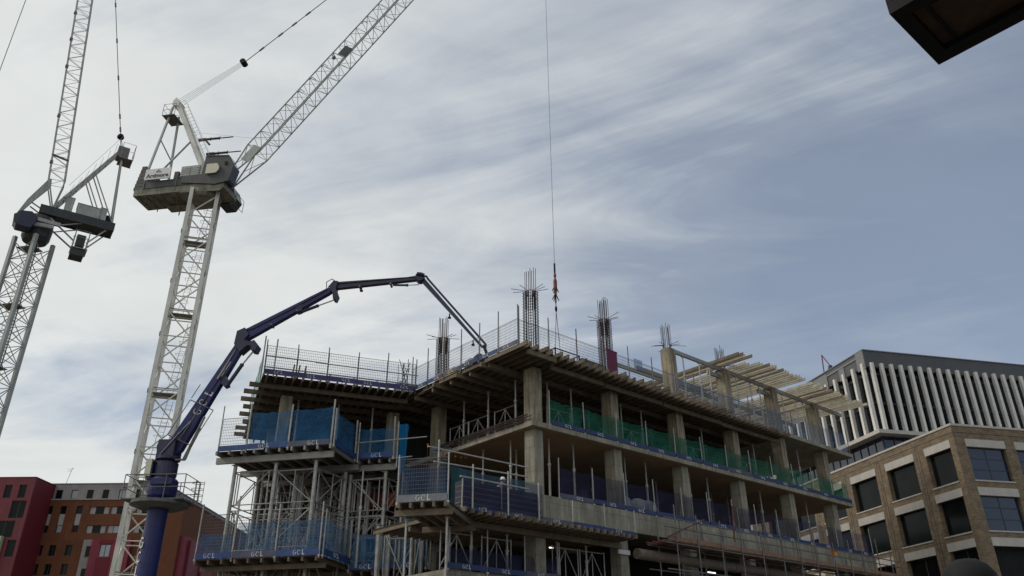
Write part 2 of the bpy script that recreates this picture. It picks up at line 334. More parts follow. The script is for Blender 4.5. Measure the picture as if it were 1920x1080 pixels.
# ------------------------------------------------------------------ concrete frame building
B = thing('concrete_building', 'raw concrete frame building under construction, open floors with square columns and props', 'building', MAIN(0, 0), MAIN.rz)
Z1, Z2, Z3, Z4 = 6.3, 10.1, 13.75, 17.5
COLU = [0.0, 5.9, 11.75, 17.5, 23.2, 28.8]
def colmesh(h, m='conc'):
    b = MB(); c = 0.02; w_, d_ = 0.62, 0.75
    b.prism([(c, 0), (w_-c, 0), (w_, c), (w_, d_-c), (w_-c, d_), (c, d_), (0, d_-c), (0, c)], 0, h); return b.mesh('column', m)
cm_low, cm_2, cm_3 = colmesh(8.98), colmesh(13.48-Z2), colmesh(16.78-Z3, 'conc2'); cm_4 = colmesh(21.0-17.6, 'conc2'); cm_3f = colmesh(17.28-Z3, 'conc2')
for i, u in enumerate(COLU):
    for v in (0.0, 8.3, 16.4):
        put('column', cm_low, B, (u, v, 0)); put('column', cm_2, B, (u, v, Z2)); put('column', cm_3 if u < 22 else cm_3f, B, (u, v, Z3))
        if i >= 2 and v < 10: put('column', cm_4, B, (u, v, 17.62))
s = MB(); s.box(-0.35, 31.35, -0.30, 22, 13.49, Z3); part(s, 'slab', 'conc', B)
s = MB(); s.box(-0.25, 31.3, -0.24, 22, 13.462, 13.484); part(s, 'bounce_tinted_soffit', 'soffit', B)
s = MB(); s.box(22.6, 32.6, -0.42, 22, 17.32, 17.6); part(s, 'slab', 'conc', B)
s = MB(); s.box(0.3, 32.0, 0.2, 22, 9.7, Z2-0.003); part(s, 'slab', 'conc', B)
s = MB(); s.box(-0.6, 33.0, -0.36, 0.196, 9.02, Z2); part(s, 'transfer_beam', 'conc', B)
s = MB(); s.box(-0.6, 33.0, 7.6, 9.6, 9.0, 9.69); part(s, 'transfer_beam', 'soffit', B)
s = MB(); s.box(-5.2, 33.0, 0.1, 5.4, 6.0, Z1); part(s, 'slab', 'conc', B)
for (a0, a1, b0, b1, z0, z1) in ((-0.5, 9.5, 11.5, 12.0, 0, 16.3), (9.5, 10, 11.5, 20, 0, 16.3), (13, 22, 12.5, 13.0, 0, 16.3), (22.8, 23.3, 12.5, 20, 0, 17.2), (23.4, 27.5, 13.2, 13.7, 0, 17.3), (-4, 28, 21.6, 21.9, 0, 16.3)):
    s = MB(); s.box(a0, a1, b0, b1, z0, z1); part(s, 'added_shade_wall', 'dark', B)  # added near-black walls that close off the floors to keep them dark
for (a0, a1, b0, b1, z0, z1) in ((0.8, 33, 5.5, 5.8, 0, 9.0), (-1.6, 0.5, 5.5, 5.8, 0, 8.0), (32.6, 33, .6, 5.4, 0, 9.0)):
    s = MB(); s.box(a0, a1, b0, b1, z0, z1); part(s, 'added_basement_shade_wall', 'dark', B)  # added near-black walls that darken the lowest bays

# ------------------------------------------------------------------ formwork decks
def deck(name, label, fr, poly, ztop, joists, beams, m_j='timber', m_b='timber', jw=0.09, jh=0.2, bw=0.14, bh=0.24, ply='ply'):
    o = fr(poly[0][0], poly[0][1], 0); t = thing('formwork_deck', label, 'formwork', fr(0, 0, ztop), fr.rz)
    zj = -0.03
    if ply:
        p = MB(); p.prism(poly, -0.027, 0.0); part(p, 'plywood_sheet', ply, t)
    for (a0, b0, a1, b1) in joists:
        p = MB(); p.beam((a0, b0, zj-jh/2), (a1, b1, zj-jh/2), jw, jh); part(p, 'joist', m_j, t)
    for (a0, b0, a1, b1) in beams:
        p = MB(); p.beam((a0, b0, zj-0.003-jh-bh/2), (a1, b1, zj-0.003-jh-bh/2), bw, bh); part(p, 'main_beam', m_b, t)
    return t
J = []; a = -1.75
while a < 22.5: J.append((a, -1.7-random.random()*0.4+(0.5 if a > 15 else 0), a, 19.5)); a += 0.52
J += [(-2.02, -1.85, -2.02, 1.45), (-1.95, 1.55, -1.95, 3.5), (-1.98, 3.6, -1.98, 5.5), (-1.9, 5.6, -1.9, 7.2)]
Bm = [(-1.6, -1.38, 0.35, -1.38), (0.8, -0.5, 4.8, -0.5), (5.0, -0.42, 9.9, -0.42), (10.1, -0.35, 15.8, -0.35), (16, -0.25, 22.4, -0.25)] + [(-1.9, v, 22.4, v) for v in (1.3, 2.9, 4.6, 6.3, 8.0, 9.8, 11.6, 13.5, 15.5, 17.5, 19.3)] + [(-2.3, 1.5, 1, 1.5), (-2.35, 3.55, 1, 3.55), (-2.4, 5.55, 1, 5.55)]
deck('top', 'timber formwork deck of the top floor with joist ends jutting over the street corner', MAIN, [(-2.05, -1.3), (22.55, -1.0), (22.55, 20), (-7, 20), (-2.05, 8.3)], 17.12, J, Bm)
J = [(0.25+0.47*i, -0.35-0.1*random.random(), 0.25+0.47*i, 13) for i in range(18)]
Bm = [(-0.35-0.5*random.random(), v, 8.3, v) for v in (0.75, 2.0, 3.4, 4.8, 6.3, 7.8, 9.3, 10.8)]
deck('wing', 'dark timber formwork deck of the recessed left wing behind the purple toe boards', WING, [(0, 0), (8.6, 0), (12, 7), (12, 13), (0, 13)], 17.1, J, Bm)
J = [(0.15+0.72*i, -0.55-0.1*random.random(), 0.15+0.72*i, 10) for i in range(10)]
Bm = [(-0.15, 0.0, 6.65, 0.0), (-0.3, 2.9, 6.9, 2.9), (-0.2, 5.4, 9.0, 5.4), (0.3, 8, 9.0, 8)]
deck('towa', 'shoring deck with steel beams on the tallest towers, under the blue net', TOW, [(0, -0.4), (6.65, -0.4), (6.65, 10), (0, 10)], 13.3, J, Bm, 'alu', 'alu', 0.1, 0.2, 0.16, 0.34)
J = [(6.95+0.6*i, 2.7, 6.95+0.6*i, 10) for i in range(4)]
Bm = [(4.8, 3.15, 9.0, 3.15), (6.8, 5.4, 9.0, 5.4)]
deck('towb', 'stepped-back shoring deck beside the hanging bright blue sheet', TOW, [(6.69, 2.75), (9.0, 2.75), (9.0, 10), (6.69, 10)], 13.27, J, Bm, 'alu', 'alu', 0.1, 0.2, 0.16, 0.34)
J = [(0.25+0.72*i, -1.15, 0.25+0.72*i, 8) for i in range(10)]
deck('lowa', 'lower shoring deck at the bottom left with blue toe boards and brown underside', TOW, [(0.1, -1.1), (6.9, -1.1), (6.9, 8), (0.1, 8)], 7.6, J, [(0.1, -0.3, 6.9, -0.3), (0.1, 3, 6.9, 3)], 'timber', 'timber')
J = [(7.1+0.6*i, 2.4, 7.1+0.6*i, 8) for i in range(7)]
deck('lowb', 'lower stepped-back shoring deck at the bottom edge, between tower and dark bay', TOW, [(6.95, 2.5), (11.2, 2.5), (11.2, 8), (6.95, 8)], 7.3, J, [(6.9, 3.0, 11.2, 3.0)], 'timber', 'timber')
J = [(13.3+0.48*i, -8.15, 13.3+0.48*i, -2) for i in range(5)]
deck('third', 'small shoring deck with pale toe board beside the blue panel stack', TOW, [(13.15, -8.0), (15.35, -8.0), (15.35, -2), (13.15, -2)], 8.38, J, [(13.0, -7.7, 15.4, -7.7), (13.0, -4, 15.4, -4)], 'timber', 'timber', 0.1, 0.2, 0.16, 0.24)
J = [(-5.6+0.45*i, -1.72-0.12*random.random(), -5.6+0.45*i, 5.4) for i in range(25)]
deck('mid', 'formwork deck with a comb of timber joist ends below the deep concrete beam', MAIN, [(-5.7, -1.5), (5.6, -1.5), (5.6, 5.4), (-5.7, 5.4)], 8.6, J, [(-5.6, -0.2, 5.7, -0.2), (-5.6, 2.4, 5.7, 2.4)], 'timber', 'timber', 0.1, 0.2)

# open joists of the next floor, lying across headers on the tall columns
rf = thing('roof_formwork', 'open pale timber joists laid across headers on the tall right-hand columns', 'formwork', MAIN(0, 0, 20.9), MAIN.rz)
for (a0, b0, a1, b1, z) in ((12.35, 0.30, 33.4, 0.30, 0.12), (11.0, 4.2, 33, 4.2, 0.12), (10.2, 1.55, 17.3, 1.55, -1.2), (10.6, 8.0, 33, 8.0, 0.12), (16.2, 0.45, 17.6, 0.45, -0.35), (22, .45, 23.4, .45, -0.35)):
    b = MB(); b.beam((a0, b0, z), (a1, b1, z), 0.14, 0.26); part(b, 'header', 'alu', rf)
a = 16.6
while a < 33.2:
    b = MB(); tip = -1.7 - random.random()*0.5 + (0.6 if 18.2 < a < 19 else 0)
    if not (17.7 < a < 18.25 or 24.6 < a < 25.2):
        b.beam((a, tip, 0.36), (a+random.uniform(-.06, .06), 7.5+random.random()*2.5, 0.36), 0.07, 0.2); part(b, 'joist', random.choice(('newtimber', 'newtimber', 'newtimber', 'alu', 'timber')), rf)
    a += 0.38 if random.random() < 0.7 else 0.27

# ------------------------------------------------------------------ props
_pm = {}
def prop(loc, h, label, group, rz=0.0):
    k = round(h, 2)
    if k not in _pm:
        t = thing('steel_prop', label, 'prop', loc, rz, group)
        part(MB().tube((0, 0, 0.01), (0, 0, h*0.6), 0.062, 8), 'outer_tube', 'steel', t, smooth=False)
        part(MB().tube((0, 0, h*0.6), (0, 0, h-0.01), 0.045, 8), 'inner_tube', 'steel', t)
        part(MB().tube((0, 0, h*0.58), (0, 0, h*0.62), 0.09, 8), 'collar', 'steel', t)
        part(MB().box(-.1, .1, -.1, .1, 0, 0.01), 'base_plate', 'steel', t); part(MB().box(-.1, .1, -.1, .1, h-0.01, h), 'head_plate', 'steel', t)
        _pm[k] = t; return t
    return dup(_pm[k], loc, rz, label, group)
bay = ['corner column and second column', 'second and third columns', 'third and fourth columns', 'fourth and fifth columns', 'fifth and last columns', 'last column and slab end']
floors = [('green-netted floor', Z3, 16.62-Z3), ('purple-netted floor', Z2, 13.46-Z2)]
for nm, z, h in floors:
    for k in range(5):
        for j, du in enumerate((1.95, 3.75)):
            for r, v in enumerate((1.0, 3.6)):
                hh = h if not (z == Z3 and k >= 4) else 17.3-Z3
                prop(MAIN(COLU[k]+du, v, z), hh, f'{"front" if r==0 else "rear"} steel prop on {nm} between {bay[k]}, {"left" if j==0 else "right"} one', 'steel props holding up the floors')
for k in range(2, 5):
    for j, du in enumerate((1.7, 3.4, 4.5)):
        prop(MAIN(COLU[k]+du, 0.30, 17.62), 20.89-17.62, f'steel prop under the open roof joists between {bay[k]}, {ORD[j]} from left', 'steel props holding up the floors')
for j, v in enumerate((1.9, 4.2, 6.4)):
    prop(MAIN(0.45, v, Z3), 16.62-Z3, f'steel prop left of the corner column on the rebar-edged floor, {ORD[j]} from it', 'steel props holding up the floors')
    if j < 2: prop(MAIN(0.6, v+.6, Z2), 13.46-Z2, f'steel prop left of the corner column above the panel stack, {ORD[j]} from it', 'steel props holding up the floors')
for j, a in enumerate((2.3, 4.6, 6.6)):
    prop(WING(a, 2.2, 13.33), 16.6-13.33, f'steel prop under the recessed wing deck, {ORD[j]} from its left end', 'steel props holding up the floors')
for j, a in enumerate((-4.9, -3.7, -1.6, 1.6, 3.6)):
    prop(MAIN(a, 0.25, Z1), 8.1-Z1, f'short steel prop under the joist comb in the dark bottom bay, {ORD[j]} from left', 'steel props holding up the floors')
prop(TOW(13.4, -7.4, 0), 7.85, 'tall steel prop carrying the small deck with pale toe board, left one', 'steel props holding up the floors')
prop(TOW(15.1, -7.4, 0), 7.85, 'tall steel prop carrying the small deck with pale toe board, right one', 'steel props holding up the floors')

# wing columns
wc = thing('wing_columns', 'pale concrete columns carrying the recessed left wing', 'columns', WING(0, 0, 0), WING.rz)
wcm = colmesh(16.5-13.33, 'conc2')
for a, b in ((1.25, 1.3), (7.6, 2.2), (1.25, 8), (7.6, 8.5)):
    put('column', wcm, wc, (a, b, 13.33))
s = MB(); s.box(1.4, 13, 12.0, 12.4, 0, 16.9); part(s, 'added_shade_wall', 'dark', wc)  # added near-black wall, darkens the space behind the wing
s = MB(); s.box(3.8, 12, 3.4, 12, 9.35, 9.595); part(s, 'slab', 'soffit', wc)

# ------------------------------------------------------------------ shoring frames
def truss_frame(w_, h, sw=0.05):
    b = MB()
    for x in (0, w_): b.tube((x, 0, 0), (x, 0, h), sw*0.6, 6)
    for z in (0.06, h-0.06): b.tube((0, 0, z), (w_, 0, z), sw*0.5, 6)
    b.tube((0, 0, 0.1), (w_*0.5, 0, h-0.1), sw*0.45, 6); b.tube((w_, 0, 0.1), (w_*0.5, 0, h-0.1), sw*0.45, 6); b.tube((w_*.5, 0, .06), (w_*.5, 0, h-.06), sw*0.45, 6)
    return b
tfm = truss_frame(1.75, 1.5).mesh('truss_frame', 'steel')
def frame_obj(loc, rz, label, sc=1.0):
    o = put('truss_frame', tfm, None, loc, rz); tag(o, label, 'bracing frame', 'bracing frames between props'); o.scale = (1, 1, sc)
for j, v in enumerate((1.95, 4.3, 6.0)): frame_obj(MAIN(0.5, v, Z3+0.25), MAIN.rz+pi/2, f'galvanised bracing frame above the rebar bundle, {ORD[j]} from the corner column', 0.9)
for k in range(4):
    frame_obj(MAIN(COLU[k]+1.97, 1.1, Z3+0.05), MAIN.rz, f'galvanised bracing frame behind green net between {bay[k]}', 1.0)
for k in range(2, 5):
    for r in range(2): frame_obj(MAIN(COLU[k]+0.9+1.9*r, 2.6, 17.65), MAIN.rz, f'bracing frame under open roof joists between {bay[k]}, {"left" if r==0 else "right"} one', 1.1)
for j, a in enumerate((-5.2, -2.9, 1.5, 3.4)): frame_obj(MAIN(a, 0.5, Z1+0.02), MAIN.rz, f'bracing frame in the dark bay below the joist comb, {ORD[j]} from left', 1.1)

def tower(leg_pts, label, z0, z1, rows):
    t = thing('shoring_tower', label, 'shoring tower', TOW(leg_pts[0][0], leg_pts[0][1], 0), TOW.rz, 'shoring towers under the left decks')
    ox, oy = leg_pts[0]; P = [(a-ox, b-oy) for a, b in leg_pts]
    lm = MB().tube((0, 0, z0), (0, 0, z1), 0.105, 10).box(-.17, .17, -.17, .17, z1, z1+0.02).mesh('leg', 'steel')
    for p in P: put('leg', lm, t, (p[0], p[1], 0))
    for i in range(len(P)):
        (x0, y0), (x1, y1) = P[i], P[(i+1) % len(P)]
        b = MB(); L = math.hypot(x1-x0, y1-y0); ux, uy = (x1-x0)/L, (y1-y0)/L
        def q(s_, z): return (x0+ux*s_, y0+uy*s_, z)
        for k, (za, zb) in enumerate(rows):
            r = 0.032
            b.tube(q(0.1, za), q(L-0.1, za), r, 6).tube(q(0.1, zb), q(L-0.1, zb), r, 6)
            b.tube(q(0.35, za), q(0.35, zb), r, 6).tube(q(L-.35, za), q(L-.35, zb), r, 6)
            if (i+k) % 2: b.tube(q(0.35, za), q(L-.35, zb), r, 6)
            else: b.tube(q(L-.35, za), q(0.35, zb), r, 6)
        part(b, 'brace_frame', 'steel', t)
    return t
RW = [(8.2, 10.25), (10.55, 12.3), (5.8, 7.9), (3, 5.5), (.4, 2.8)]
tower([(0.85, 0.3), (3.25, 0.3), (3.25, 2.9), (0.85, 2.9)], 'galvanised shoring tower at the outer left end below the blue-netted deck', 0, 12.68, RW)
tower([(5.55, 0.3), (6.1, 3.0), (3.6, 5.2), (3.35, 3.2)], 'galvanised shoring tower in the middle of the left decks with crossed braces', 0, 12.68, RW)
tower([(8.4, 3.2), (8.9, 5.3), (6.6, 5.4), (6.25, 3.4)], 'galvanised shoring tower below the stepped-back deck near the red cabin', 0, 12.6, RW)
tower([(0.9, 5.4), (3.2, 5.6), (3.2, 7.8), (0.9, 7.8)], 'galvanised shoring tower standing in the shade behind the outer left tower', 0, 12.68, RW)

tower([(3.6, 5.6), (5.9, 5.7), (5.9, 7.7), (3.6, 7.7)], 'galvanised shoring tower in the shade, left of the red cabin front', 0, 12.68, RW)
tower([(6.3, 8.3), (8.6, 8.3), (8.6, 10.2), (6.3, 10.2)], 'galvanised shoring tower in the shade behind the red cabin', 0, 12.6, RW)
tower([(9.2, 0.6), (11.0, 0.6), (11.0, 2.2), (9.2, 2.2)], 'shorter galvanised shoring tower behind the small middle deck', 0, 9.2, [(6.6, 8.8), (3.6, 6.0), (.4, 3)])
for j, (a, b_, z) in enumerate(((1.0, 1.6, 7.65), (3.3, 1.6, 7.65), (1.2, 4.2, 7.65), (3.4, 4.2, 7.65), (7.3, 3.6, 7.35), (9.1, 3.6, 7.35), (7.4, 5.6, 7.35), (9.2, 5.6, 7.35))):
    o = put('truss_frame', tfm, None, TOW(a, b_, z), TOW.rz); o.scale = (1.1, 1, 1.25); tag(o, f'bracing frame standing on the lowest left decks, {ORD[j]} of its cluster', 'bracing frame', 'bracing frames between props')
for j in range(5):
    prop(TOW(1.9+1.95*j, 1.5+0.9*(j % 3), 7.62 if j < 3 else 7.33), 5.0, f'slim tall prop between lowest and upper left decks, {ORD[j]} from left', 'steel props holding up the floors')
def link_frame(p, q, zs, label):
    p, q = Vector((p[0], p[1], 0)), Vector((q[0], q[1], 0)); d = q-p; b = MB()
    for k, (za, zb) in enumerate(zs):
        A_, B_ = Vector((0, 0, za)), Vector((0, 0, zb)); b.tube(A_, d+A_, .03, 6); b.tube(B_, d+B_, .03, 6)
        if k % 2: b.tube(A_, d+B_, .03, 6)
        else: b.tube(B_, d+A_, .03, 6)
        b.tube(d*.5+A_, d*.5+B_, .025, 6)
    tag(part(b, 'link_frame', 'steel', None, TOW(p.x, p.y, 0), TOW.rz), label, 'bracing frame', 'tube frames linking the shoring towers')
ZS = [(10.55, 12.25), (8.3, 10.2)]
for (p, q, l_) in (((3.35, .3), (5.45, .3), 'tube bracing between the two front shoring towers, crossing diagonals'), ((5.65, .4), (6.2, 3.1), 'tube bracing on the right flank of the middle tower'), ((6.35, 3.3), (8.3, 3.2), 'tube bracing in front of the red-topped cabin'),
    ((.85, 3.0), (.9, 5.3), 'tube bracing on the outer left flank, seen against the sky'), ((8.5, 3.4), (8.85, 5.2), 'tube bracing on the right flank below the hanging sheet'), ((3.3, 5.5), (6.6, 5.5), 'tube bracing deep in shade behind the middle tower')):
    link_frame(p, q, ZS, l_)
# ------------------------------------------------------------------ edge protection
def mesh_panel_meshes(w_, h, px=0.1, pz=0.16, r=0.0065):
    b = MB(); x = px
    while x < w_-px/2: b.tube((x, 0, 0.02), (x, 0, h), r, 4, cap=False); x += px
    z = 0.0; 
    g_ = b.mesh('wire_grid', 'wire')
    f = MB(); z = 0.0
    while z < h+0.01: f.tube((0, 0, z), (w_, 0, z), r*1.25, 4, cap=False); z += pz
    for x in (0, w_): f.tube((x, 0, 0), (x, 0, h+0.02), 0.014, 4)
    f.tube((0, 0, h), (w_, 0, h), 0.014, 4)
    return g_, f.mesh('panel_frame', 'wire')
_mp = {}
def mesh_panel(loc, rz, w_, h, label, group):
    k = (round(w_, 2), h)
    if k not in _mp: _mp[k] = mesh_panel_meshes(w_, h)
    t = thing('mesh_panel', label, 'mesh panel', loc, rz, group)
    put('wire_grid', _mp[k][0], t); put('panel_frame', _mp[k][1], t)
def run(fr, p0, p1, z, n, h, where, post_h, toe=None, net=None, mesh=True, gap=0.06, post_m='dsteel', letters=None, toe_off=0.0, net_h=None, post_step=1, post_r=0.032, grp=None, toe_dz=0.0):
    """edge protection along one deck edge: panels, posts, toe boards and nets, each its own thing"""
    p0, p1 = Vector(p0), Vector(p1); d = p1-p0; L = d.length; d.normalize(); ang = math.atan2(d.y, d.x); nv = Vector((d.y, -d.x))
    step = L/n
    pm = None
    for i in range(n+1):
        if i % post_step: continue
        q = p0+d*(step*i) + nv*0.05
        hh = post_h*(1+random.uniform(-0.06, 0.06))
        b = MB(); lean = random.uniform(-.03, .03); b.tube((0, 0, -0.15), (lean, 0, hh), post_r, 6); b.box(-.06, .06, -.05, .05, -0.06, 0.02)
        o = part(b, 'guard_post', post_m, None, fr(q.x, q.y, z), fr.rz+ang)
        tag(o, f'guard post on {where}, {ORD[i]} from left', 'post', 'guard posts along the deck edges')
    for i in range(n):
        q = p0+d*(step*i+gap/2)
        if mesh: mesh_panel(fr(q.x, q.y, z+0.08), fr.rz+ang, step-gap, h, f'wire mesh panel on {where}, {ORD[i]} from left', 'mesh edge panels')
        if toe:
            q2 = q + nv*(0.09+toe_off)
            b = MB(); Lb = step-gap; 
            b.box(0, Lb, -0.02, 0.02, 0, 0.23 if fr is MAIN else 0.29)
            tm = 'toed' if toe == 'toe' and random.random() < 0.22 else toe
            if tm == 'toe' and fr is TOW: tm = 'toeb'
            o = part(b, 'toe_board', tm, None, fr(q2.x, q2.y, z+0.01+toe_dz+random.uniform(-.02, .02)), fr.rz+ang)
            tag(o, f'{ {"toe":"blue","toev":"violet","toep":"pale grey","toed":"faded grey-blue","toeb":"bright blue"}[tm] } toe board on {where}, {ORD[i]} from left', 'toe board', 'lettered toe boards')
            x = Lb*(0.5 if letters is None else letters)
            if random.random() < (0.85 if fr is MAIN else 0.9): put('lettering', LET2 if fr is TOW else LET, o, (x+random.uniform(-.25, .25), -0.021, 0.115 if fr is MAIN else 0.145))
        if net:
            nh = net_h or h
            q3 = q - nv*0.12 if True else q
            o = put('debris_net', net_mesh(step-0.02, nh, net), None, fr(q3.x, q3.y, z), fr.rz+ang)
            cn = {'bnet': 'blue', 'nnet': 'purple-blue', 'gnet': 'green', 'wnet': 'pale bluish', 'tnet': 'teal', 'snet': 'slate'}[net]
            tag(o, f'{cn} net on {where}, {ORD[i]} bay from left', 'netting', 'debris nets along the deck edges')
def net_mesh(w_, h, m, sag=0.05, slope=0.0):
    b = MB(); nx, nz = 26, 10; ph = random.random()*6; f1, f2 = random.uniform(2.2, 3.4), random.uniform(7, 11); tilt = random.uniform(-.6, .6)
    for i in range(nx+1):
        x = w_*i/nx; top = h - sag*sin(pi*i/nx)*1.8 + slope*(i/nx) + random.uniform(-.015, .015) - 0.025*abs(sin(x*4.1+ph))
        for j in range(nz+1):
            t = j/nz; b.v.append((x, -0.02+0.05*sin(f1*x+ph+tilt*t*3)*sin(pi*min(1, t*1.1)) + 0.022*sin(f2*x+2.2*t+ph)*(0.3+t) + random.uniform(-.012, .012), top*t))
    for i in range(nx):
        for j in range(nz): k = i*(nz+1)+j; b.f.append((k, k+nz+1, k+nz+2, k+1))
    return b.mesh('debris_net', m, True)
LET = gcl(0.17).mesh('lettering', 'letter'); LET2 = gcl(0.23).mesh('lettering', 'letter')
GREY = 'dsteel'
run(MAIN, (-2.0, 8.2), (-2.0, -1.2), 17.13, 6, 1.35, 'the left edge of the top deck', 2.3, 'toe', None)
run(MAIN, (-1.9, -1.05), (10.6, -1.0), 17.13, 6, 1.35, 'the right edge of the top deck', 2.1, None, None)
run(MAIN, (10.9, -0.75), (22.4, -0.75), 17.13, 6, 1.3, 'the edge below the open joists', 2.0, None, 'wnet', net_h=1.7)
run(MAIN, (22.7, -0.25), (32.4, -0.25), 17.62, 5, 1.3, 'the far right slab end at the top', 1.8, None, 'wnet', mesh=False, net_h=1.6)
run(WING, (0.05, -0.1), (8.5, -0.1), 17.1, 5, 1.6, 'the recessed wing deck', 2.05, 'toev', None)
run(MAIN, (0.85, -0.22), (31.2, -0.22), Z3+0.01, 12, 1.3, 'the green-netted floor edge', 1.75, 'toe', 'gnet', mesh=False, post_m='steel', net_h=1.45)
run(MAIN, (1.3, -0.28), (32.8, -0.28), Z2+0.01, 13, 1.3, 'the purple-netted floor edge', 1.9, 'toe', 'nnet', mesh=False, post_m='steel', net_h=1.6)
run(TOW, (0.1, -0.4), (1.75, -0.4), 13.3, 1, 1.75, 'the tall tower deck mesh corner', 2.45, 'toe', None, post_m='steel')
run(TOW, (1.75, -0.4), (6.6, -0.4), 13.3, 2, 1.3, 'the tall tower deck front', 2.45, 'toe', 'bnet', mesh=False, post_m='steel', net_h=2.15, post_r=0.05)
run(TOW, (6.68, -0.35), (6.68, 2.6), 13.3, 1, 1.3, 'the tall tower deck right side', 1.9, 'toe', 'bnet', mesh=False, post_m='steel', net_h=2.0, post_r=0.05)
run(TOW, (6.75, 2.65), (9.0, 2.65), 13.27, 1, 1.3, 'the front of the stepped-back deck', 2.3, 'toe', 'bnet', mesh=False, post_m='steel', net_h=1.8, post_r=0.05)
run(TOW, (0.2, -1.05), (2.2, -1.05), 7.62, 1, 2.1, 'the lowest left deck mesh corner', 2.9, 'toe', 'bnet', post_m='steel', net_h=1.3, post_r=0.04)
run(TOW, (2.2, -1.05), (6.85, -1.05), 7.62, 2, 1.9, 'the lowest left deck front', 2.7, 'toe', 'bnet', post_m='steel', net_h=1.8, post_r=0.04)
run(TOW, (6.95, -1.0), (6.95, 2.4), 7.62, 1, 1.9, 'the lowest left deck right side', 2.2, 'toe', 'bnet', post_m='steel', net_h=1.8)
run(TOW, (7.0, 2.4), (11.2, 2.4), 7.32, 2, 1.9, 'the lowest stepped-back deck', 2.6, 'toe', 'bnet', mesh=False, post_m='steel', net_h=1.9)
run(TOW, (13.2, -8.0), (15.3, -8.0), 8.36, 1, 1.7, 'the small middle deck', 1.9, 'toep', 'snet', post_m='steel', net_h=1.5)
run(MAIN, (-5.6, -1.45), (5.4, -1.45), 8.61, 5, 1.3, 'the joist comb below the deep beam', 1.2, 'toe', None, mesh=False, post_m='steel', toe_dz=-0.12)
run(MAIN, (-5.2, 0.05), (1.5, 0.05), Z1+0.01, 3, 1.3, 'the dark bottom bay', 1.8, 'toe', 'nnet', mesh=False, post_m='steel', net_h=1.0)
# loose nets
def loose_net(fr, p0, p1, z, h, m, label, slope=0, sag=0.05):
    p0, p1 = Vector(p0), Vector(p1); d = p1-p0
    o = put('debris_net', net_mesh(d.length, h, m, sag, slope), None, fr(p0.x, p0.y, z), fr.rz+math.atan2(d.y, d.x)); tag(o, label, 'netting', 'debris nets along the deck edges')
loose_net(WING, (-0.05, 9), (-0.05, 0.1), 16.7, 1.9, 'gnet', 'narrow green netting on the left side of the recessed wing')
loose_net(MAIN, (-5.6, -0.6), (-0.6, -0.6), 8.7, 1.85, 'tnet', 'teal netting behind the dark blue panel stack')
loose_net(MAIN, (-5.6, -1.56), (-1.0, -1.56), 8.65, 1.5, 'nnet', 'purple-blue netting in front of the dark blue panel stack', sag=.02)
loose_net(TOW, (9.1, 3.6), (12.6, -1.5), 9.0, 1.6, 'tnet', 'teal netting in the gap left of the panel stack')
b = MB(); nx = 10
for i in range(nx+1):
    x = 0.62*i/nx
    for j in range(9):
        z = 2.9*j/8; k = 0.55+0.45*(j/8)**0.7; b.v.append(((x-0.31)*k, 0.09*sin(x*17+z)*(0.4+0.6*j/8), z-0.4*(x-0.3)**2))
for i in range(nx):
    for j in range(8): k = i*9+j; b.f.append((k, k+9, k+10, k+1))
tag(part(b, 'hanging_sheet', 'bsheet', None, TOW(9.45, 2.7, 12.25), TOW.rz, True), 'bright blue sheet hanging bunched from the stepped-back deck corner', 'sheet')

# guard rails of pale tube
def rail(fr, pts, posts, label):
    t = thing('guard_rail', label, 'guard rail', fr(*pts[0][0][:2], 0), fr.rz); o = Vector((pts[0][0][0], pts[0][0][1], 0))
    for p, q in pts: part(MB().tube(Vector(p)-o, Vector(q)-o, 0.035, 8), 'rail', 'steel', t)
    for x, y, z0, z1 in posts: part(MB().tube(Vector((x, y, z0))-o, Vector((x, y, z1))-o, 0.04, 8), 'post', 'steel', t)
rail(MAIN, [((-7.5, -1.55, 10.85), (-1.9, -1.55, 10.85)), ((-7.2, -1.6, 10.25), (-1.9, -1.6, 10.4)), ((-5.8, -1.6, 9.85), (-1.9, -1.6, 9.85))],
     [(-7.0, -1.65, 8.5, 11.2), (-5.15, -1.65, 8.5, 10.45), (-3.15, -1.65, 8.5, 10.45), (-1.3, -1.65, 8.5, 10.2)], 'pale scaffold tube guard rail in front of the blue panel stack')
rail(WING, [((0, -0.2, 18.15), (3.4, -0.2, 18.12)), ((2.7, -0.24, 18.08), (8.6, -0.24, 18.05)), ((0, -0.2, 17.5), (8.6, -0.2, 17.5))], [(0.55, -0.15, 17.0, 19.2), (-0.1, -0.15, 16.6, 19.3)], 'dull tube rail fixed along the mesh of the recessed wing deck')
rail(TOW, [((6.9, 2.3, 14.1), (11.0, 2.3, 14.2)), ((9.0, 2.3, 13.1), (10.2, 2.3, 13.15))], [(7.0, 2.35, 13.0, 15.3), (9.3, 2.35, 12.6, 15.2)], 'bright tube rail crossing in front of the hanging blue sheet')

